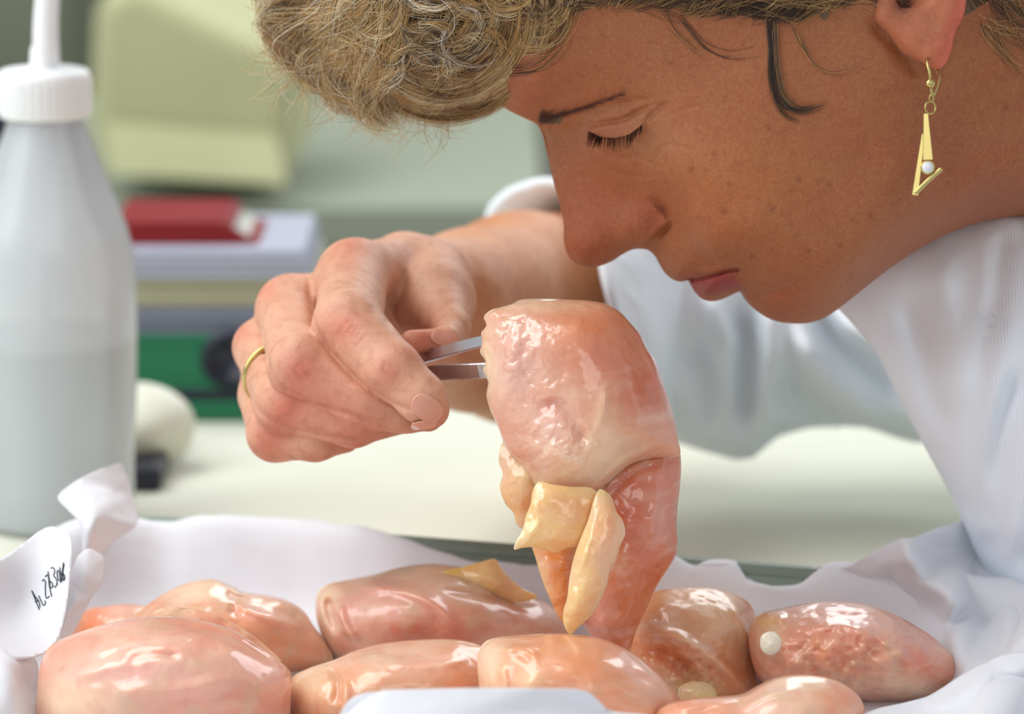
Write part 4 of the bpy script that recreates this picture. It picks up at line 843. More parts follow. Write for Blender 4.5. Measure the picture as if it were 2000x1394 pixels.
bpart(6, 'yellow_fat', [(1325,1345),(1345,1332),(1385,1335),(1400,1355),(1392,1380),(1350,1392),(1330,1375)], [(1362,1360,7)], 1.325, (1362,1362), ((240, 206, 110), []))
bpart(8, 'cartilage', [(1484,1256),(1488,1240),(1502,1233),(1516,1236),(1526,1250),(1522,1268),(1508,1278),(1492,1274)], [(1505,1256,4.2)], 1.302, (1505,1256), ((246, 238, 226), []))

# ------------------------------------------------------------------ tweezers, jewellery
def strip(name, pts, w0, w1, th, m, parent, wdir):
    """bar along world points with width along wdir, tapering"""
    pts = [Vector(p) for p in pts]; n = len(pts); vs_, fs = [], []
    for i, p in enumerate(pts):
        t = i / (n - 1); w = w0 + (w1 - w0) * t; tg = (pts[min(i + 1, n - 1)] - pts[max(i - 1, 0)]).normalized(); u = (Vector(wdir) - tg * Vector(wdir).dot(tg)).normalized(); v = tg.cross(u)
        for a, b in ((-1, -.6), (-.86, -1), (.86, -1), (1, -.6), (1, .6), (.86, 1), (-.86, 1), (-1, .6)): vs_.append(p + u * (w / 2 * a) + v * (th / 2 * b))
    for i in range(n - 1):
        for k in range(8): fs.append((i * 8 + k, i * 8 + (k + 1) % 8, i * 8 + 8 + (k + 1) % 8, i * 8 + 8 + k))
    fs += [tuple(range(8))[::-1], tuple(range((n - 1) * 8, n * 8))]
    return mesh_obj(name, vs_, fs, m, parent, False)
def curve_pts(nodes, n): return crom(np.array([P(*map(np.array, map(float, q))) for q in nodes]), n, False)
TW = empty('tweezers', P(np.array(870.), np.array(705.), np.array(1.33))); tag(TW, 'steel tweezers held between thumb and forefinger, gripping the hanging chicken breast', 'tweezers')
wd = UP * 1.0 + FW * 0.25
bump(M['steel'], [('n', 600, 0.08, 0.0003)])
t1 = strip('upper_arm', curve_pts([(690,765,1.405),(770,712,1.372),(850,691,1.347),(938,668,1.330),(990,660,1.322)], 30), 0.0058, 0.0048, 0.0011, M['steel'], None, UP * 0.75 + FW * 0.65)
t2 = strip('lower_arm', curve_pts([(690,772,1.400),(780,742,1.366),(850,728,1.340),(938,724,1.322),(990,720,1.318)], 30), 0.0058, 0.0054, 0.0011, M['steel'], None, UP * 1.0 - FW * 0.25)
t3 = strip('joint', curve_pts([(670,782,1.410),(690,768,1.403),(712,756,1.396)], 6), 0.006, 0.006, 0.0032, M['steel'], None, UP)
for t in (t1, t2, t3): fix_world(t, TW)

def ball(name, c, r, m, parent=None, sq=(1, 1, 1)):
    vs_, fs = [], []; nu, nv = 20, 12
    for i in range(nv + 1):
        for j in range(nu):
            th, ph = math.pi * i / nv, 2 * math.pi * j / nu
            vs_.append(np.array(c) + r * (math.sin(th) * math.cos(ph) * R_ * sq[0] + math.cos(th) * UP * sq[1] + math.sin(th) * math.sin(ph) * FW * sq[2]))
    for i in range(nv):
        for j in range(nu): fs.append((i * nu + j, i * nu + (j + 1) % nu, (i + 1) * nu + (j + 1) % nu, (i + 1) * nu + j))
    return mesh_obj(name, vs_, fs, m, parent)
# earring
de = ED - 0.0115
pe = lambda x, y, o=0.0: P(np.array(float(x)), np.array(float(y)), np.array(de + o / 1000))
EAR = empty('earring', pe(1814, 130)); tag(EAR, 'gold dangling earring with open triangle and small white stone', 'earring')
ep = [tube('hook', [pe(1812,112,4), pe(1811,122,0.5), pe(1815,140,-0.6), pe(1818,165,-0.4), pe(1820,186,0)], 0.00052, M['gold']),
      tube('back_wire', [pe(1822,128,9), pe(1834,146,6), pe(1832,166,3.5), pe(1824,186,1)], 0.00042, M['gold']),
      ball('bead', pe(1817, 163, -0.6), 0.0017, M['gold']),
      tube('link', [pe(1817 + 10 * math.cos(a), 210 + 12 * math.sin(a), 1.2 * math.cos(a)) for a in np.linspace(0, 2 * math.pi, 12, endpoint=False)], 0.00032, M['gold'], n=36, closed=True),
      tube('link', [pe(1819 + 4 * math.cos(a), 192 + 6 * math.sin(a), 0.6 * math.sin(a)) for a in np.linspace(0, 2 * math.pi, 10, endpoint=False)], 0.00030, M['gold'], n=30, closed=True)]
def bar(name, a, b, wa, wb, th=0.0011):
    c = [np.array(a) + (np.array(b) - np.array(a)) * t for t in np.linspace(0, 1, 6)]; return strip(name, c, wa, wb, th, M['gold'], None, R_)
ep += [bar('long_bar', pe(1808,222), pe(1812,312,-.3), 0.0016, 0.0034), bar('outer_bar', pe(1803,262,.3), pe(1787,381,-.3), 0.0011, 0.0022)]
ep += [tube('short_bar', [pe(1787,378,-.3), pe(1812,353,-.5), pe(1839,329,-.6)], 0.00085, M['gold'])]
ep += [ball('stone', pe(1812, 327, -1.0), 0.0019, M['pearl'], None, (1, 1, 0.6)), tube('stone_setting', [pe(1812 + 12 * math.cos(a), 327 + 12 * math.sin(a), -0.6) for a in np.linspace(0, 2 * math.pi, 12, endpoint=False)], 0.0004, M['gold'], n=30, closed=True)]
for q in ep: fix_world(q, EAR)
# finger ring
ra_, rb_ = RNG_F[0][0], RNG_F[1][0]; ax_c = (ra_ * 0.50 + rb_ * 0.50); axv = (rb_ - ra_) / np.linalg.norm(rb_ - ra_); axv = axv + np.array([0.35, 0.1, -0.1]); axv /= np.linalg.norm(axv)
u_ = np.cross(axv, [0, 1, 0]); u_ /= np.linalg.norm(u_); v_ = np.cross(axv, u_); rr_ = 10.5
loop = [(ax_c + rr_ * (math.cos(a) * u_ + math.sin(a) * v_)) / 1000 for a in np.linspace(0, 2 * math.pi, 24, endpoint=False)]
loopw = [fromcam(q[0], q[1], q[2]) for q in loop]
RG = empty('finger_ring', fromcam(*(ax_c / 1000))); tag(RG, 'thin gold ring with a tiny bead on the ring finger', 'ring')
FR_ = True
bd = tube('band', loopw, 0.0011, M['gold'], None, 72, 10, True); fix_world(bd, RG)

# ------------------------------------------------------------------ setting: table, walls, floor
def box(name, lo, hi, m, parent=None, bev=0.0, rotz=0.0):
    lo, hi = np.array(lo, float), np.array(hi, float); c = (lo + hi) / 2; s = (hi - lo) / 2
    vs_ = [s * np.array(q) for q in ((-1,-1,-1),(1,-1,-1),(1,1,-1),(-1,1,-1),(-1,-1,1),(1,-1,1),(1,1,1),(-1,1,1))]
    if parent is not None: c = c - np.array(parent.location)
    o = mesh_obj(name, vs_, [(0,3,2,1),(4,5,6,7),(0,1,5,4),(1,2,6,5),(2,3,7,6),(3,0,4,7)], m, parent, False); o.location = tuple(c); o.rotation_euler.z = rotz
    if bev: b = o.modifiers.new('b', 'BEVEL'); b.width = bev; b.segments = 3
    return o
M['wall'] = mat('wall_paint', lin(164, 168, 158), 0.9); noise_col(M['wall'], 3, 0.3, lin(150, 156, 142))
M['floor'] = mat('floor', lin(150, 150, 142), 0.6); noise_col(M['floor'], 12, 0.3, lin(120, 122, 118))
M['table'] = mat('table_top', lin(222, 224, 208), 0.8); noise_col(M['table'], 30, 0.15, lin(212, 214, 196))
M['dark'] = mat('dark_panel', lin(122, 128, 108), 0.8); noise_col(M['dark'], 6, 0.2, lin(110, 116, 98))
wb = box('wall_back', (-2.6, 3.4, -0.9), (2.6, 3.5, 1.9), M['wall']); wb['kind'] = 'structure'
fl = box('floor', (-2.6, -1.5, -0.95), (2.6, 3.5, -0.9), M['floor']); fl['kind'] = 'structure'
TB = empty('table', (0, 1.35, 0)); tag(TB, 'pale cream laboratory bench under the tray and bottle', 'table')
box('table_top', (-1.3, 0.75, -0.04), (0.215, 2.02, 0.0), M['table'], TB, 0.004)
for lx in (-1.2, 0.16):
    for ly in (0.85, 1.92): box('leg', (lx - .03, ly - .03, -0.9), (lx + .03, ly + .03, -0.04), M['steel'], TB, 0.003)

# ------------------------------------------------------------------ tray with its paper
A_, B_ = on_z(190, 1012, 0.033), on_z(1790, 1135, 0.033)
ex = (B_ - A_); TL = np.linalg.norm(ex[:2]); ex = np.array([ex[0], ex[1], 0]) / TL; TL += 0.052; ey = np.array([ex[1], -ex[0], 0]); TWd = 0.315
T0 = np.array([A_[0], A_[1], 0.0])
def tl(u, v, z): return T0 + u * ex + v * ey + np.array([0, 0, z])       # u along the rear rim, v towards the camera
def rrect(inset, z, n=240, rad=0.03, outset=0.0):
    """rounded rectangle ring, starting at the rear left"""
    u0, u1, v0, v1 = inset, TL - inset, inset, TWd - inset; r = max(rad - inset, 0.004); pts = []
    for cx, cy, a0 in ((u1 - r, v0 + r, -90), (u1 - r, v1 - r, 0), (u0 + r, v1 - r, 90), (u0 + r, v0 + r, 180)):
        for a in np.linspace(a0, a0 + 90, 12): pts.append((cx + r * math.cos(math.radians(a)), cy + r * math.sin(math.radians(a))))
    pts = np.array(pts + [pts[0]]); s = np.r_[0, np.cumsum(np.linalg.norm(np.diff(pts, axis=0), axis=1))]; q = np.linspace(0, s[-1], n, endpoint=False)
    uv = np.stack([np.interp(q, s, pts[:, 0]), np.interp(q, s, pts[:, 1])], 1)
    return np.array([tl(a, b, z) for a, b in uv]), uv
def loft(rings, close=True):
    n = len(rings[0]); V_ = np.vstack(rings); i = np.arange(len(rings) - 1)[:, None] * n; j = np.arange(n)[None]
    q = np.stack([i + j, i + (j + 1) % n, i + n + (j + 1) % n, i + n + j], -1).reshape(-1, 4); return V_, [tuple(map(int, f)) for f in q] + ([tuple(range((len(rings) - 1) * n, len(rings) * n))] if close else [])
M['enamel'] = mat('enamel', lin(126, 142, 130), 0.35)
TR = empty('tray', tl(TL / 2, TWd / 2, 0)); tag(TR, 'grey-green tray lined with white paper on the bench', 'tray')
V_, f_ = loft([rrect(0.016, 0.0015)[0], rrect(0.012, 0.0015)[0], rrect(0.004, 0.015)[0], rrect(0.0, 0.0295)[0], rrect(0.0, 0.0310)[0], rrect(0.0035, 0.0310)[0], rrect(0.008, 0.015)[0], rrect(0.016, 0.0035)[0]])
o = mesh_obj('basin', V_, f_, M['enamel'], None); fix_world(o, TR)
V_, f_ = loft([rrect(0.001, 0.0295)[0], rrect(-0.004, 0.0295)[0], rrect(-0.0065, 0.031)[0], rrect(-0.0065, 0.0332)[0], rrect(-0.004, 0.0345)[0], rrect(0.001, 0.0345)[0], rrect(0.001, 0.0295)[0]], False)
o = mesh_obj('rolled_rim', V_, f_, M['enamel'], None); fix_world(o, TR)
PL = empty('paper_liner', tl(TL / 2, TWd / 2, 0.005)); tag(PL, 'crumpled white paper lining the tray, one corner lettered by hand', 'paper')
rings = []; n = 420
prof = [(0.12, .0048), (0.08, .0048), (0.05, .0048), (0.03, .005), (0.022, .0065), (0.017, .011), (0.014, .016), (0.011, .022), (0.008, .028), (0.005, .034), (0.001, .0370), (-0.004, .0373), (-0.009, .035), (-0.0115, .028), (-0.013, .022)]
for k, (ins, z) in enumerate(prof):
    pts, uv = rrect(ins, 0, n, 0.035); rear = sstep(0.05, 0.02, uv[:, 1])
    dpt = (pts + np.array([0, 0, .033]) - CAM); pxx = 1000 + dpt[:, 0] / (dpt @ FW) * F
    cover = np.interp(pxx, [180, 240, 700, 800, 860, 1000, 1060, 1130, 1290, 1345, 1390, 1430, 1450, 1500, 1560, 1620], [1, 1, 1, .35, .15, .1, .3, .8, .8, .4, .75, .85, .2, .1, .3, 1]); cover = 1 - (1 - cover) * rear
    p2, _ = rrect(max(ins, 0.0085), 0, n, 0.035); wq = cover[:, None]; pts = p2 * (1 - wq) + pts * wq
    zz = z * cover + min(z, 0.0285) * (1 - cover)
    pts = pts + np.c_[np.zeros(n), np.zeros(n), zz]
    amp = 0.0006 if k < 3 else 0.0022
    nv = np.stack([fbm(pts * 1000, 38.0, o_, 2) for o_ in (0, 5, 9)], 1); nv2 = np.abs(fbm(pts * 1000, 26.0, 14, 2))[:, None]
    rings.append(pts + nv * amp * np.array([1, 1, 0.8 if k > 3 else 0.3]) * (0.3 + 0.7 * wq) - (nv2 * 0.003 * (k > 4)) * np.array([0, 0, 1]))
V_, f_ = loft(rings[::-1])
o = mesh_obj('sheet', V_, f_, M['paper'], None); fix_world(o, PL); o.modifiers.new('s', 'SOLIDIFY').thickness = 0.0004

def crumple(name, outline, inner, sub=3, m=None, smooth=True, wrinkle=0.0012, push=0.0):
    """a folded sheet: fold corners given by pixel and depth, triangulated between"""
    outline = [(x, y, d + push) for x, y, d in outline]; inner = [(x, y, d + push) for x, y, d in inner]
    pts = [Vector((x, y)) for x, y, d in outline + inner]; n = len(outline)
    vs2, e2, f2, *_ = geometry.delaunay_2d_cdt(pts, [(i, (i + 1) % n) for i in range(n)], [list(range(n))], 1, 1e-3)
    src = np.array([(x, y) for x, y, d in outline + inner]); dep = np.array([d for x, y, d in outline + inner])
    dv = [dep[np.argmin(np.hypot(*(src - np.array(v)).T))] for v in vs2]
    W3 = P(np.array([v[0] for v in vs2]), np.array([v[1] for v in vs2]), np.array(dv))
    o = mesh_obj(name, W3, [tuple(f) for f in f2], m or M['paper'], None, smooth); fix_world(o, PL)
    s = o.modifiers.new('a', 'SUBSURF'); s.subdivision_type = 'SIMPLE'; s.levels = s.render_levels = 1
    s = o.modifiers.new('b', 'SUBSURF'); s.levels = s.render_levels = sub
    tx = bpy.data.textures.new(name, 'CLOUDS'); tx.noise_scale = 0.022; d_ = o.modifiers.new('d', 'DISPLACE'); d_.texture = tx; d_.strength = wrinkle * 2; d_.mid_level = 0.5
    o.modifiers.new('t', 'SOLIDIFY').thickness = 0.0004
    return o
LAB = [(-80,1130,1.315),(0,1092,1.335),(45,1062,1.35),(75,1040,1.36),(98,1030,1.364),(122,1034,1.360),(137,1048,1.352),(141,1075,1.345),(138,1120,1.338),(134,1160,1.332),(128,1200,1.326),(113,1250,1.318),(90,1275,1.312),(20,1290,1.30),(-80,1280,1.29)]
lt = TPS(np.array([(a, b) for a, b, c in LAB + [(55,1105,0),(40,1180,0),(0,1150,0),(85,1100,0)]]), [c for a, b, c in LAB] + [1.343, 1.334, 1.33, 1.345], 0.001)
lo2 = crom(np.array([(a, b) for a, b, c in LAB]), 120); gxx, gyy = np.meshgrid(np.arange(-78, 142, 6.), np.arange(1030, 1292, 6.)); inn = []
for x, y in zip(gxx.ravel(), gyy.ravel()):
    wn = 0
    for (x0, y0), (x1, y1) in zip(lo2, np.roll(lo2, -1, 0)):
        if (y0 > y) != (y1 > y) and x < (x1 - x0) * (y - y0) / (y1 - y0) + x0: wn ^= 1
    if wn and np.hypot(lo2[:, 0] - x, lo2[:, 1] - y).min() > 3: inn.append((x, y))
allp = [Vector(q) for q in list(map(tuple, lo2)) + inn]
v2, _, f2, *_ = geometry.delaunay_2d_cdt(allp, [(i, (i + 1) % 120) for i in range(120)], [list(range(120))], 1, 1e-3); v2 = np.array([tuple(q) for q in v2])
o = mesh_obj('lettered_corner', P(v2[:, 0], v2[:, 1], lt(v2[:, 0], v2[:, 1])), [tuple(f) for f in f2], M['paper']); fix_world(o, PL); o.modifiers.new('t', 'SOLIDIFY').thickness = 0.0004
M['ink'] = mat('ink', lin(38, 42, 56), 0.6)
z7 = lambda pts: [(x / 2.7125, 880 + y / 2.7125) for x, y in pts]
INK = [z7(q) for q in ([(208,842),(190,795),(168,740)], [(168,740),(185,770),(206,800),(212,830)], [(184,800),(206,792)], [(205,768),(220,800),(231,820),(241,808),(238,795)],
       [(224,690),(232,680),(240,692),(240,730),(246,782),(262,770)], [(240,668),(252,655),(262,720),(274,772)], [(254,640),(262,690),(268,728),(278,722),(276,700),(266,692)], [(268,622),(282,618),(290,640),(284,662),(296,676),(302,700),(292,724),(286,716)],
       [(306,706),(307,709)], [(304,664),(302,640),(308,630),(314,650),(318,690),(310,688),(304,664)], [(316,618),(322,650),(330,690)], [(336,592),(330,640),(322,700)], [(340,600),(334,640),(338,690),(344,670),(338,655)])]
cu = bpy.data.curves.new('handwriting', 'CURVE'); cu.dimensions = '3D'; cu.bevel_depth = 0.00022; cu.bevel_resolution = 1
for st in INK:
    c_ = crom(np.array(st, float), 14, False); w = P(c_[:, 0], c_[:, 1], lt(c_[:, 0], c_[:, 1]) - 0.0007); sp = cu.splines.new('POLY'); sp.points.add(len(w) - 1)
    for i, q in enumerate(w): sp.points[i].co = (*q, 1)
cu.materials.append(M['ink']); tmp = bpy.data.objects.new('tmp', cu); C.objects.link(tmp); dg = bpy.context.evaluated_depsgraph_get(); me_ = bpy.data.meshes.new_from_object(tmp.evaluated_get(dg)); bpy.data.objects.remove(tmp)
ho = bpy.data.objects.new('handwriting', me_); C.objects.link(ho); fix_world(ho, PL); ho['label'] = 'dark handwritten letters and digits'
crumple('standing_corner', [(108,970,1.41),(150,938,1.42),(200,915,1.43),(236,903,1.44),(246,930,1.44),(256,965,1.44),(272,1008,1.435),(262,1030,1.42),(215,1060,1.41),(190,1120,1.40),(165,1100,1.40),(160,1020,1.395),(135,1000,1.40)], [(190,1005,1.395),(215,960,1.425),(178,1040,1.39)], 3)
crumple('small_fold', [(138,1130,1.352),(145,1105,1.36),(153,1085,1.365),(173,1070,1.37),(203,1088,1.375),(203,1110,1.37),(197,1140,1.36),(173,1172,1.35),(142,1240,1.335),(114,1250,1.325),(130,1200,1.335),(134,1180,1.34)], [(165,1120,1.35),(150,1175,1.338)], 3, wrinkle=0.0004)
crumple('front_flap', [(655,1420,1.20),(672,1378,1.20),(695,1358,1.20),(740,1349,1.198),(900,1344,1.195),(1040,1344,1.195),(1120,1344,1.195),(1150,1350,1.196),(1170,1368,1.198),(1192,1392,1.20),(1290,1398,1.20),(1300,1500,1.19),(655,1500,1.18)], [(900,1400,1.190)], 3, wrinkle=0.0003)
crumple('left_crumple', [(-80,1255,1.30),(0,1250,1.31),(40,1262,1.318),(72,1290,1.32),(76,1330,1.312),(70,1400,1.30),(66,1500,1.28),(-80,1500,1.24)], [(20,1300,1.29),(50,1340,1.305),(10,1380,1.27)], 3)
RC = [(1290,1135,1.395),(1330,1112,1.392),(1370,1100,1.388),(1410,1098,1.386),(1445,1104,1.388),(1482,1122,1.392),(1515,1136,1.395),(1545,1138,1.393),(1570,1118,1.386),(1595,1104,1.380),(1625,1106,1.378),(1655,1108,1.372),(1700,1080,1.365),(1756,1051,1.360),(1780,1052,1.362),(1830,1030,1.372),(1885,1014,1.385),(1950,1000,1.39),
      (2100,960,1.40),(2140,1300,1.33),(2100,1320,1.315),(1960,1300,1.30),(1890,1330,1.30),(1875,1345,1.315),(1700,1280,1.36),(1500,1220,1.385),(1330,1180,1.39)]
RI = [(1778,1086,1.345),(1690,1128,1.368),(1740,1100,1.362),(1725,1160,1.378),(1640,1150,1.384),(1580,1160,1.386),(1800,1130,1.352),(1830,1085,1.378),(1900,1078,1.388),(1866,1166,1.338),(1820,1190,1.362),(1850,1225,1.350),(1838,1262,1.342),(1905,1182,1.366),(1950,1172,1.358),(1870,1240,1.335),(1880,1290,1.325),(1930,1240,1.348),(1975,1210,1.335),(1990,1120,1.375),(1410,1125,1.382),(1450,1155,1.392),(1940,1050,1.375)]
crumple('crumpled_corner', RC, [(x, y, 1.362 + (d - 1.362) * 1.25) for x, y, d in RI], 2, wrinkle=0.0006, push=0.012)
crumple('twisted_edge', [(1640,1420,1.245),(1700,1388,1.258),(1760,1376,1.266),(1810,1364,1.27),(1850,1340,1.272),(1890,1312,1.275),(1930,1292,1.275),(1960,1278,1.272),(2010,1274,1.27),(2100,1270,1.27),(2120,1500,1.20),(1640,1500,1.22)],
        [(1800,1394,1.258),(1860,1370,1.256),(1920,1335,1.254),(1950,1312,1.262),(2000,1310,1.258),(1930,1380,1.25),(2020,1350,1.268),(1990,1400,1.236)], 2, wrinkle=0.0006)

# ------------------------------------------------------------------ wash bottle
def zat(py, Y): return CAMZ - Y * math.tan(TH + math.atan((py - 697) / F))
BY = 1.551; bx = (108 - 1000) / F * 1.6; WB = empty('wash_bottle', (bx, BY, 0)); tag(WB, 'translucent white plastic wash bottle with spout, half filled, behind the tray', 'bottle')
def lathe(name, prof, m, parent, off=(0, 0), n=64, close=True):
    vs_, fs = [], []
    for r, z in prof:
        for j in range(n): a = 2 * math.pi * j / n; vs_.append((off[0] + r * math.cos(a), off[1] + r * math.sin(a), z))
    for i in range(len(prof) - 1):
        for j in range(n): fs.append((i * n + j, i * n + (j + 1) % n, (i + 1) * n + (j + 1) % n, (i + 1) * n + j))
    if close: fs += [tuple(range(n))[::-1], tuple(range((len(prof) - 1) * n, len(prof) * n))]
    return mesh_obj(name, vs_, fs, m, parent)
px_m = 1.6 / F
pr = [(140, 1014), (150, 1010), (155, 980), (156, 900), (162, 800), (166, 700), (167, 560), (163, 500), (156, 460), (138, 405), (117, 350), (98, 300), (82, 262), (74, 240), (72, 226)]
prof = crom(np.array([(r * px_m, zat(y, BY)) for r, y in pr]), 50, False)
def translucent(name, col, tr=0.35, tl_=0.4, rough=0.25):
    m = bpy.data.materials.new(name); m.use_nodes = True; nt = m.node_tree; nt.nodes.clear(); out = N(m, 'ShaderNodeOutputMaterial'); df = N(m, 'ShaderNodeBsdfDiffuse'); tn = N(m, 'ShaderNodeBsdfTranslucent'); tp = N(m, 'ShaderNodeBsdfTransparent'); gl = N(m, 'ShaderNodeBsdfGlossy')
    for s_ in (df, tn): s_.inputs[0].default_value = col
    tp.inputs[0].default_value = (0.96, 0.98, 0.99, 1); gl.inputs['Roughness'].default_value = rough
    m1, m2, m3 = N(m, 'ShaderNodeMixShader'), N(m, 'ShaderNodeMixShader'), N(m, 'ShaderNodeMixShader'); fr = N(m, 'ShaderNodeFresnel'); fr.inputs[0].default_value = 1.5
    m1.inputs[0].default_value = tl_; L(m, df.outputs[0], m1.inputs[1]); L(m, tn.outputs[0], m1.inputs[2]); m2.inputs[0].default_value = tr; L(m, m1.outputs[0], m2.inputs[1]); L(m, tp.outputs[0], m2.inputs[2])
    L(m, fr.outputs[0], m3.inputs[0]); L(m, m2.outputs[0], m3.inputs[1]); L(m, gl.outputs[0], m3.inputs[2]); L(m, m3.outputs[0], out.inputs[0]); return m
M['plastic'] = translucent('bottle_plastic', lin(246, 250, 254), 0.16, 0.5)
M['water'] = translucent('water', lin(226, 240, 238), 0.70, 0.5, 0.1)
M['cap'] = mat('cap_plastic', lin(244, 246, 248), 0.4); sss(M['cap'], 0.3, 0.004, (1, 1, 1))
bo = lathe('bottle_body', list(map(tuple, prof)), M['plastic'], WB)
wz = zat(655, BY); wp = [(r * 0.965, z) for r, z in map(tuple, prof) if 0.002 < z < wz]; wp = [(wp[0][0], 0.002)] + wp + [(wp[-1][0], wz)]
lathe('water', wp, M['water'], WB)
cp = [(86, 226), (88, 222), (88, 150), (86, 140), (80, 136), (40, 135), (26, 128), (24, 95), (20, 88)]
lathe('cap', [(r * px_m, zat(y, BY)) for r, y in cp], M['cap'], WB)
rib = []
for k in range(36):
    a = 2 * math.pi * k / 36; rib.append(a)
vs_, fs = [], []
for a in rib:
    b0 = len(vs_); r0, r1 = 87.5 * px_m, 90.5 * px_m
    for z in (zat(218, BY), zat(152, BY)):
        for r, da in ((r0, -.03), (r1, -.012), (r1, .012), (r0, .03)): vs_.append((r * math.cos(a + da), r * math.sin(a + da), z))
    fs += [tuple(b0 + i for i in f) for f in ((0,1,5,4),(1,2,6,5),(2,3,7,6),(0,3,2,1),(4,5,6,7))]
cr = mesh_obj('cap_ribs', vs_, fs, M['cap'], WB, False)
spout = [(0.0012, 0, zat(140, BY)), (0.0012, 0, zat(60, BY)), (0.003, 0, zat(-60, BY)), (0.003, -0.002, zat(-180, BY)), (-0.004, -0.012, zat(-225, BY)), (-0.02, -0.03, zat(-225, BY)), (-0.045, -0.055, zat(-190, BY))]
tube('spout', spout, 0.0055, M['cap'], WB, 60, 16, radf=lambda t: 0.0055 - 0.0030 * t)
tube('dip_tube', [(0.0012, 0, zat(230, BY)), (-0.002, 0.0, zat(450, BY)), (-0.006, 0.002, zat(800, BY)), (-0.007, 0.004, 0.006)], 0.0034, M['cap'], WB, 40, 14)

# ------------------------------------------------------------------ blurred things further back
def slab_px(x0, x1, y0, y1, Y, depth, m, name, parent=None, bev=0.004, rotz=0.0):
    a, b = on_y(x0, y1, Y), on_y(x1, y0, Y); return box(name, (a[0], Y, a[2]), (b[0], Y + depth, b[2]), m, parent, bev, rotz)
def thing(name, loc, label, cat, group=None): e_ = empty(name, loc); tag(e_, label, cat, group); return e_
mk_ = lambda n, c, r=0.6: mat(n, lin(*c), r)
M['green'] = mk_('green_card', (22, 112, 76)); M['black'] = mk_('black_plastic', (22, 26, 44), 0.4); M['pages'] = mk_('pages', (204, 206, 196)); M['lav'] = mk_('grey_card', (176, 180, 196)); M['beige'] = mk_('beige_card', (184, 182, 152)); M['bluegrey'] = mk_('blue_grey_card', (128, 134, 150)); M['red'] = mk_('red_cover', (132, 5, 13), 0.7)
M['carton'] = mk_('carton', (196, 196, 152)); noise_col(M['carton'], 9, 0.5, lin(180, 186, 140)); M['offwhite'] = mk_('offwhite', (224, 226, 208), 0.4)
Y0 = 1.735
def binder(y0, y1, x0, x1, Yf, label, cover, page, dep=0.22, hole=None):
    a, b = on_y(x0, y1, Yf), on_y(x1, y0, Yf); a[2] = max(a[2], 0.0005); r = thing('binder', ((a[0] + b[0]) / 2, Yf, a[2]), label, 'binder', 'office stack behind the bottle')
    t = 0.0045; box('cover', (a[0], Yf, a[2]), (b[0], Yf + dep, a[2] + t), cover, r, 0.001); box('cover', (a[0], Yf, b[2] - t), (b[0], Yf + dep, b[2]), cover, r, 0.001)
    box('spine', (a[0], Yf, a[2] + t), (b[0], Yf + 0.004, b[2] - t), cover, r, 0.001); box('pages', (a[0] + .004, Yf + .006, a[2] + t), (b[0] - .004, Yf + dep - .01, b[2] - t), page, r)
    if hole:
        q = on_y(hole[0], hole[1], Yf); lz = lathe('finger_hole', [(0.0135, 0), (0.0135, 0.001), (0.009, 0.0016), (0.009, 0.0004)], M['black'], r); lz.location = (q[0] - r.location[0], -0.0005, q[2] - r.location[2]); lz.rotation_euler.x = math.pi / 2
    return r
binder(785, 868, 240, 690, Y0, 'green binder lying at the bottom of the stack on the bench', M['green'], M['black'])
r = thing('binder_gap_shade', on_y(460, 785, Y0), 'black slab put in for the shade in the gap between the two green binders', 'dark gap', 'office stack behind the bottle'); slab_px(235, 640, 762, 785, Y0 + .002, 0.21, M['black'], 'cover', r, 0.002);  # solid black slab stands in for the shaded gap between the binders
binder(655, 762, 220, 600, Y0 + .004, 'green binder with round black finger hole under the paper stack', M['green'], M['beige'], hole=(448, 702))
def paperbox(y0, y1, x0, x1, label, m, dY, name='paper_stack'):
    r = thing(name, on_y((x0 + x1) / 2, y1, Y0 + dY), label, 'paper stack', 'office stack behind the bottle'); a, b = on_y(x0, y1, Y0 + dY), on_y(x1, y0, Y0 + dY); k = 4; hz = (b[2] - a[2]) / k
    for i in range(k): s_ = random.uniform(-.003, .003); box('sheaf', (a[0] + s_, Y0 + dY + abs(s_), a[2] + i * hz), (b[0] + s_, Y0 + dY + .1, a[2] + (i + 1) * hz - .0004), m, r, 0.0006)
paperbox(602, 655, 230, 600, 'blue-grey folders lying on the upper green binder', M['bluegrey'], .006)
paperbox(546, 602, 220, 610, 'beige folders in the middle of the office stack', M['beige'], .008)
paperbox(488, 546, 240, 600, 'pale grey paper stack right under the red book', M['lav'], .004)
# red book, wedge shaped by its turn
rb = thing('red_book', on_y(360, 488, Y0 + .02), 'red book lying on top of the paper stack', 'book')
a, b = on_y(225, 486, Y0 + .02), on_y(435, 434, Y0 + .02)
for nm, z0_, z1_, mm_, ins in (('cover', a[2], a[2] + .003, M['red'], 0), ('cover', b[2] - .003, b[2], M['red'], 0), ('spine', a[2] + .003, b[2] - .003, M['red'], .0), ('pages', a[2] + .003, b[2] - .003, M['pages'], .004)):
    xs0, xs1 = a[0], b[0]; slant = 0.020
    lo_, hi_ = (z0_ - a[2]) / (b[2] - a[2]), (z1_ - a[2]) / (b[2] - a[2])
    y0_, y1_ = (Y0 + .02 + (.006 if nm == 'pages' else 0)), (Y0 + .024 if nm == 'spine' else Y0 + .085)
    vs_ = [(xs0, y0_, z0_), (xs1 - ins + slant * (1 - lo_), y0_, z0_), (xs1 - ins + slant * (1 - lo_), y1_, z0_), (xs0, y1_, z0_), (xs0, y0_, z1_), (xs1 - ins + slant * (1 - hi_), y0_, z1_), (xs1 - ins + slant * (1 - hi_), y1_, z1_), (xs0, y1_, z1_)]
    o = mesh_obj(nm, vs_, [(0,3,2,1),(4,5,6,7),(0,1,5,4),(1,2,6,5),(2,3,7,6),(3,0,4,7)], mm_, None, False); fix_world(o, rb)
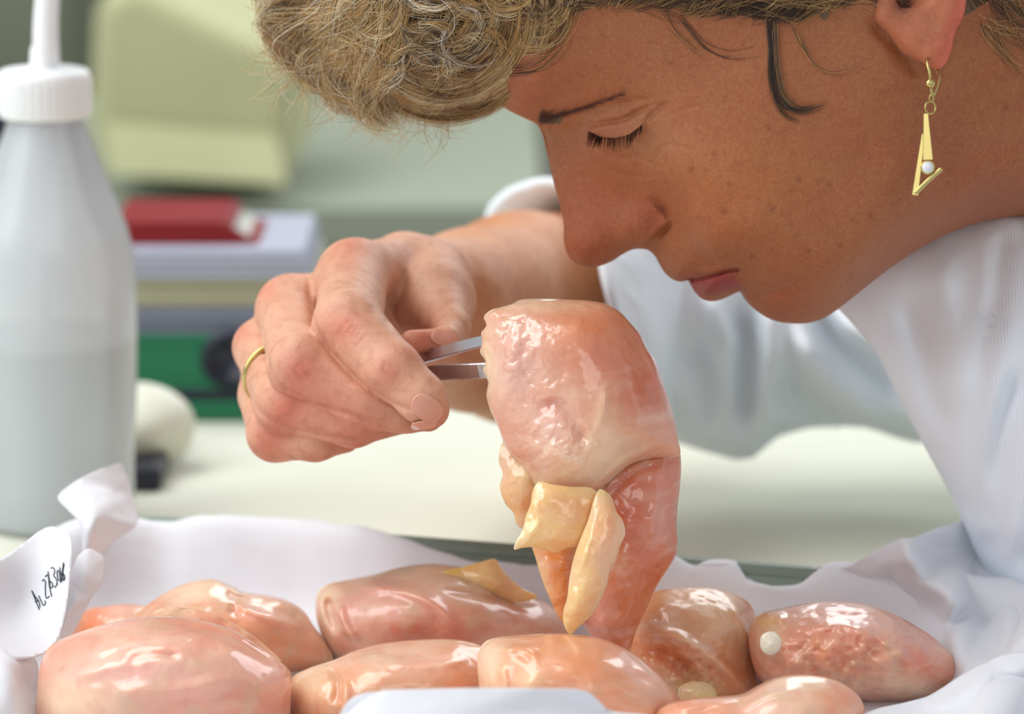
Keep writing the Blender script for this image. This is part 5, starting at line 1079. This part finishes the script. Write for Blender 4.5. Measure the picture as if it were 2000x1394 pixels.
# pale rounded lid on a dark base by the bottle
ld = thing('round_lid', P(np.array(250.), np.array(860.), np.array(1.66)), 'off-white rounded lid resting on a dark base behind the bottle', 'lid')
V_, Q_, T_, _, _, _ = puff([(90,800),(140,770),(210,752),(280,746),(330,760),(366,788),(382,824),(376,858),(350,888),(300,925),(262,955),(220,968),(140,960),(90,900)], [(240,855,26),(300,840,22),(180,860,24)], 1.69, (240, 855), 120, 30, None, 0.8, None)
o = qt_obj('shell', V_, Q_, T_, M['offwhite'], None); fix_world(o, ld)
q = on_z(262, 962, 0.0); box('base', (q[0] - .05, q[1] - 0.0, 0), (q[0] + .012, q[1] + .09, .011), M['black'], ld, 0.003)
# things near the back wall
ct = thing('carton', (-0.21, 2.45, -0.0), 'large pale yellow carton leaning behind the office stack', 'carton')
YC = 2.42; c4 = [on_y(195, 345, YC), on_y(560, 372, YC), on_y(575, 118, YC), on_y(430, 48, YC), on_y(255, -40, YC), on_y(182, 5, YC), on_y(172, 250, YC)]
nn = len(c4); vs_ = [tuple(q) for q in c4] + [tuple(q + np.array([0.01, 0.16, 0.01])) for q in c4]
o = mesh_obj('carton_body', vs_, [tuple(range(nn)), tuple(range(nn, 2 * nn))[::-1]] + [(i, i + nn, (i + 1) % nn + nn, (i + 1) % nn) for i in range(nn)], M['carton'], None, False); fix_world(o, ct); bv = o.modifiers.new('b', 'BEVEL'); bv.width = 0.012; bv.segments = 3
fa = [on_y(200, 240, YC - .02), on_y(540, 268, YC - .02), on_y(560, 362, YC - .035), on_y(215, 340, YC - .035)]
o = mesh_obj('carton_flap', [tuple(q) for q in fa] + [tuple(q + np.array([0, .006, 0])) for q in fa], [(0,1,2,3),(7,6,5,4),(0,4,5,1),(1,5,6,2),(2,6,7,3),(3,7,4,0)], M['carton'], None, False); fix_world(o, ct)
# shelf board the carton stands on
sh = thing('shelf', (-0.3, 2.6, 0.0), 'grey-green side shelf standing behind the bench under the carton', 'shelf')
zb = zat(372, 2.45); M['sage'] = mk_('sage_panel', (154, 162, 144)); box('shelf_board', (-0.75, 2.40, zb - .03), (0.02, 2.9, zb - .002), M['sage'], sh, 0.002)
for xx in (-0.74, -0.01): box('side_panel', (xx - .01, 2.41, -0.9), (xx + .01, 2.89, zb - .03), M['sage'], sh)
box('front_panel', (-0.73, 2.42, -0.9), (-0.02, 2.44, zb - .032), M['sage'], sh)
cb = thing('cabinet', (-0.8, 3.0, 0.0), 'tall dull olive cabinet behind the bottle', 'cabinet')
a = on_y(155, 300, 3.0); box('carcass', (a[0] - .8, 3.0, -0.9), (a[0], 3.38, 1.3), M['dark'], cb, 0.003); box('door', (a[0] - .40, 2.98, -0.85), (a[0] - .005, 3.0, 1.28), M['dark'], cb, 0.003); box('door', (a[0] - .79, 2.98, -0.85), (a[0] - .405, 3.0, 1.28), M['dark'], cb, 0.003)
bj = thing('black_jar', on_y(0, 300, 2.2), 'dark blue-black container just behind the shoulder of the wash bottle', 'container')
q = on_y(2, 300, 2.2); lb = lathe('jar_body', [(.02, zat(420, 2.2)), (.024, zat(410, 2.2)), (.024, zat(240, 2.2)), (.016, zat(212, 2.2)), (.013, zat(205, 2.2))], M['black'], None); lb.location = (q[0] - bj.location[0] - .008, 0, -bj.location[2]); lb.parent = bj
box('jar_stand', (q[0] - .06, 2.14, -0.9), (q[0] + .03, 2.26, zat(420, 2.2)), M['sage'], bj)
rd = thing('radiator', (0.0, 3.25, 0.0), 'pale grey-green ribbed radiator on the wall behind the hand', 'radiator'); M['rad'] = mk_('radiator_paint', (168, 172, 166), 0.6)
for i in range(16): x_ = -0.30 + i * 0.055; box('fin', (x_, 3.22, -0.6), (x_ + .034, 3.36, 0.36 if i % 2 else 0.35), M['rad'], rd, 0.01)
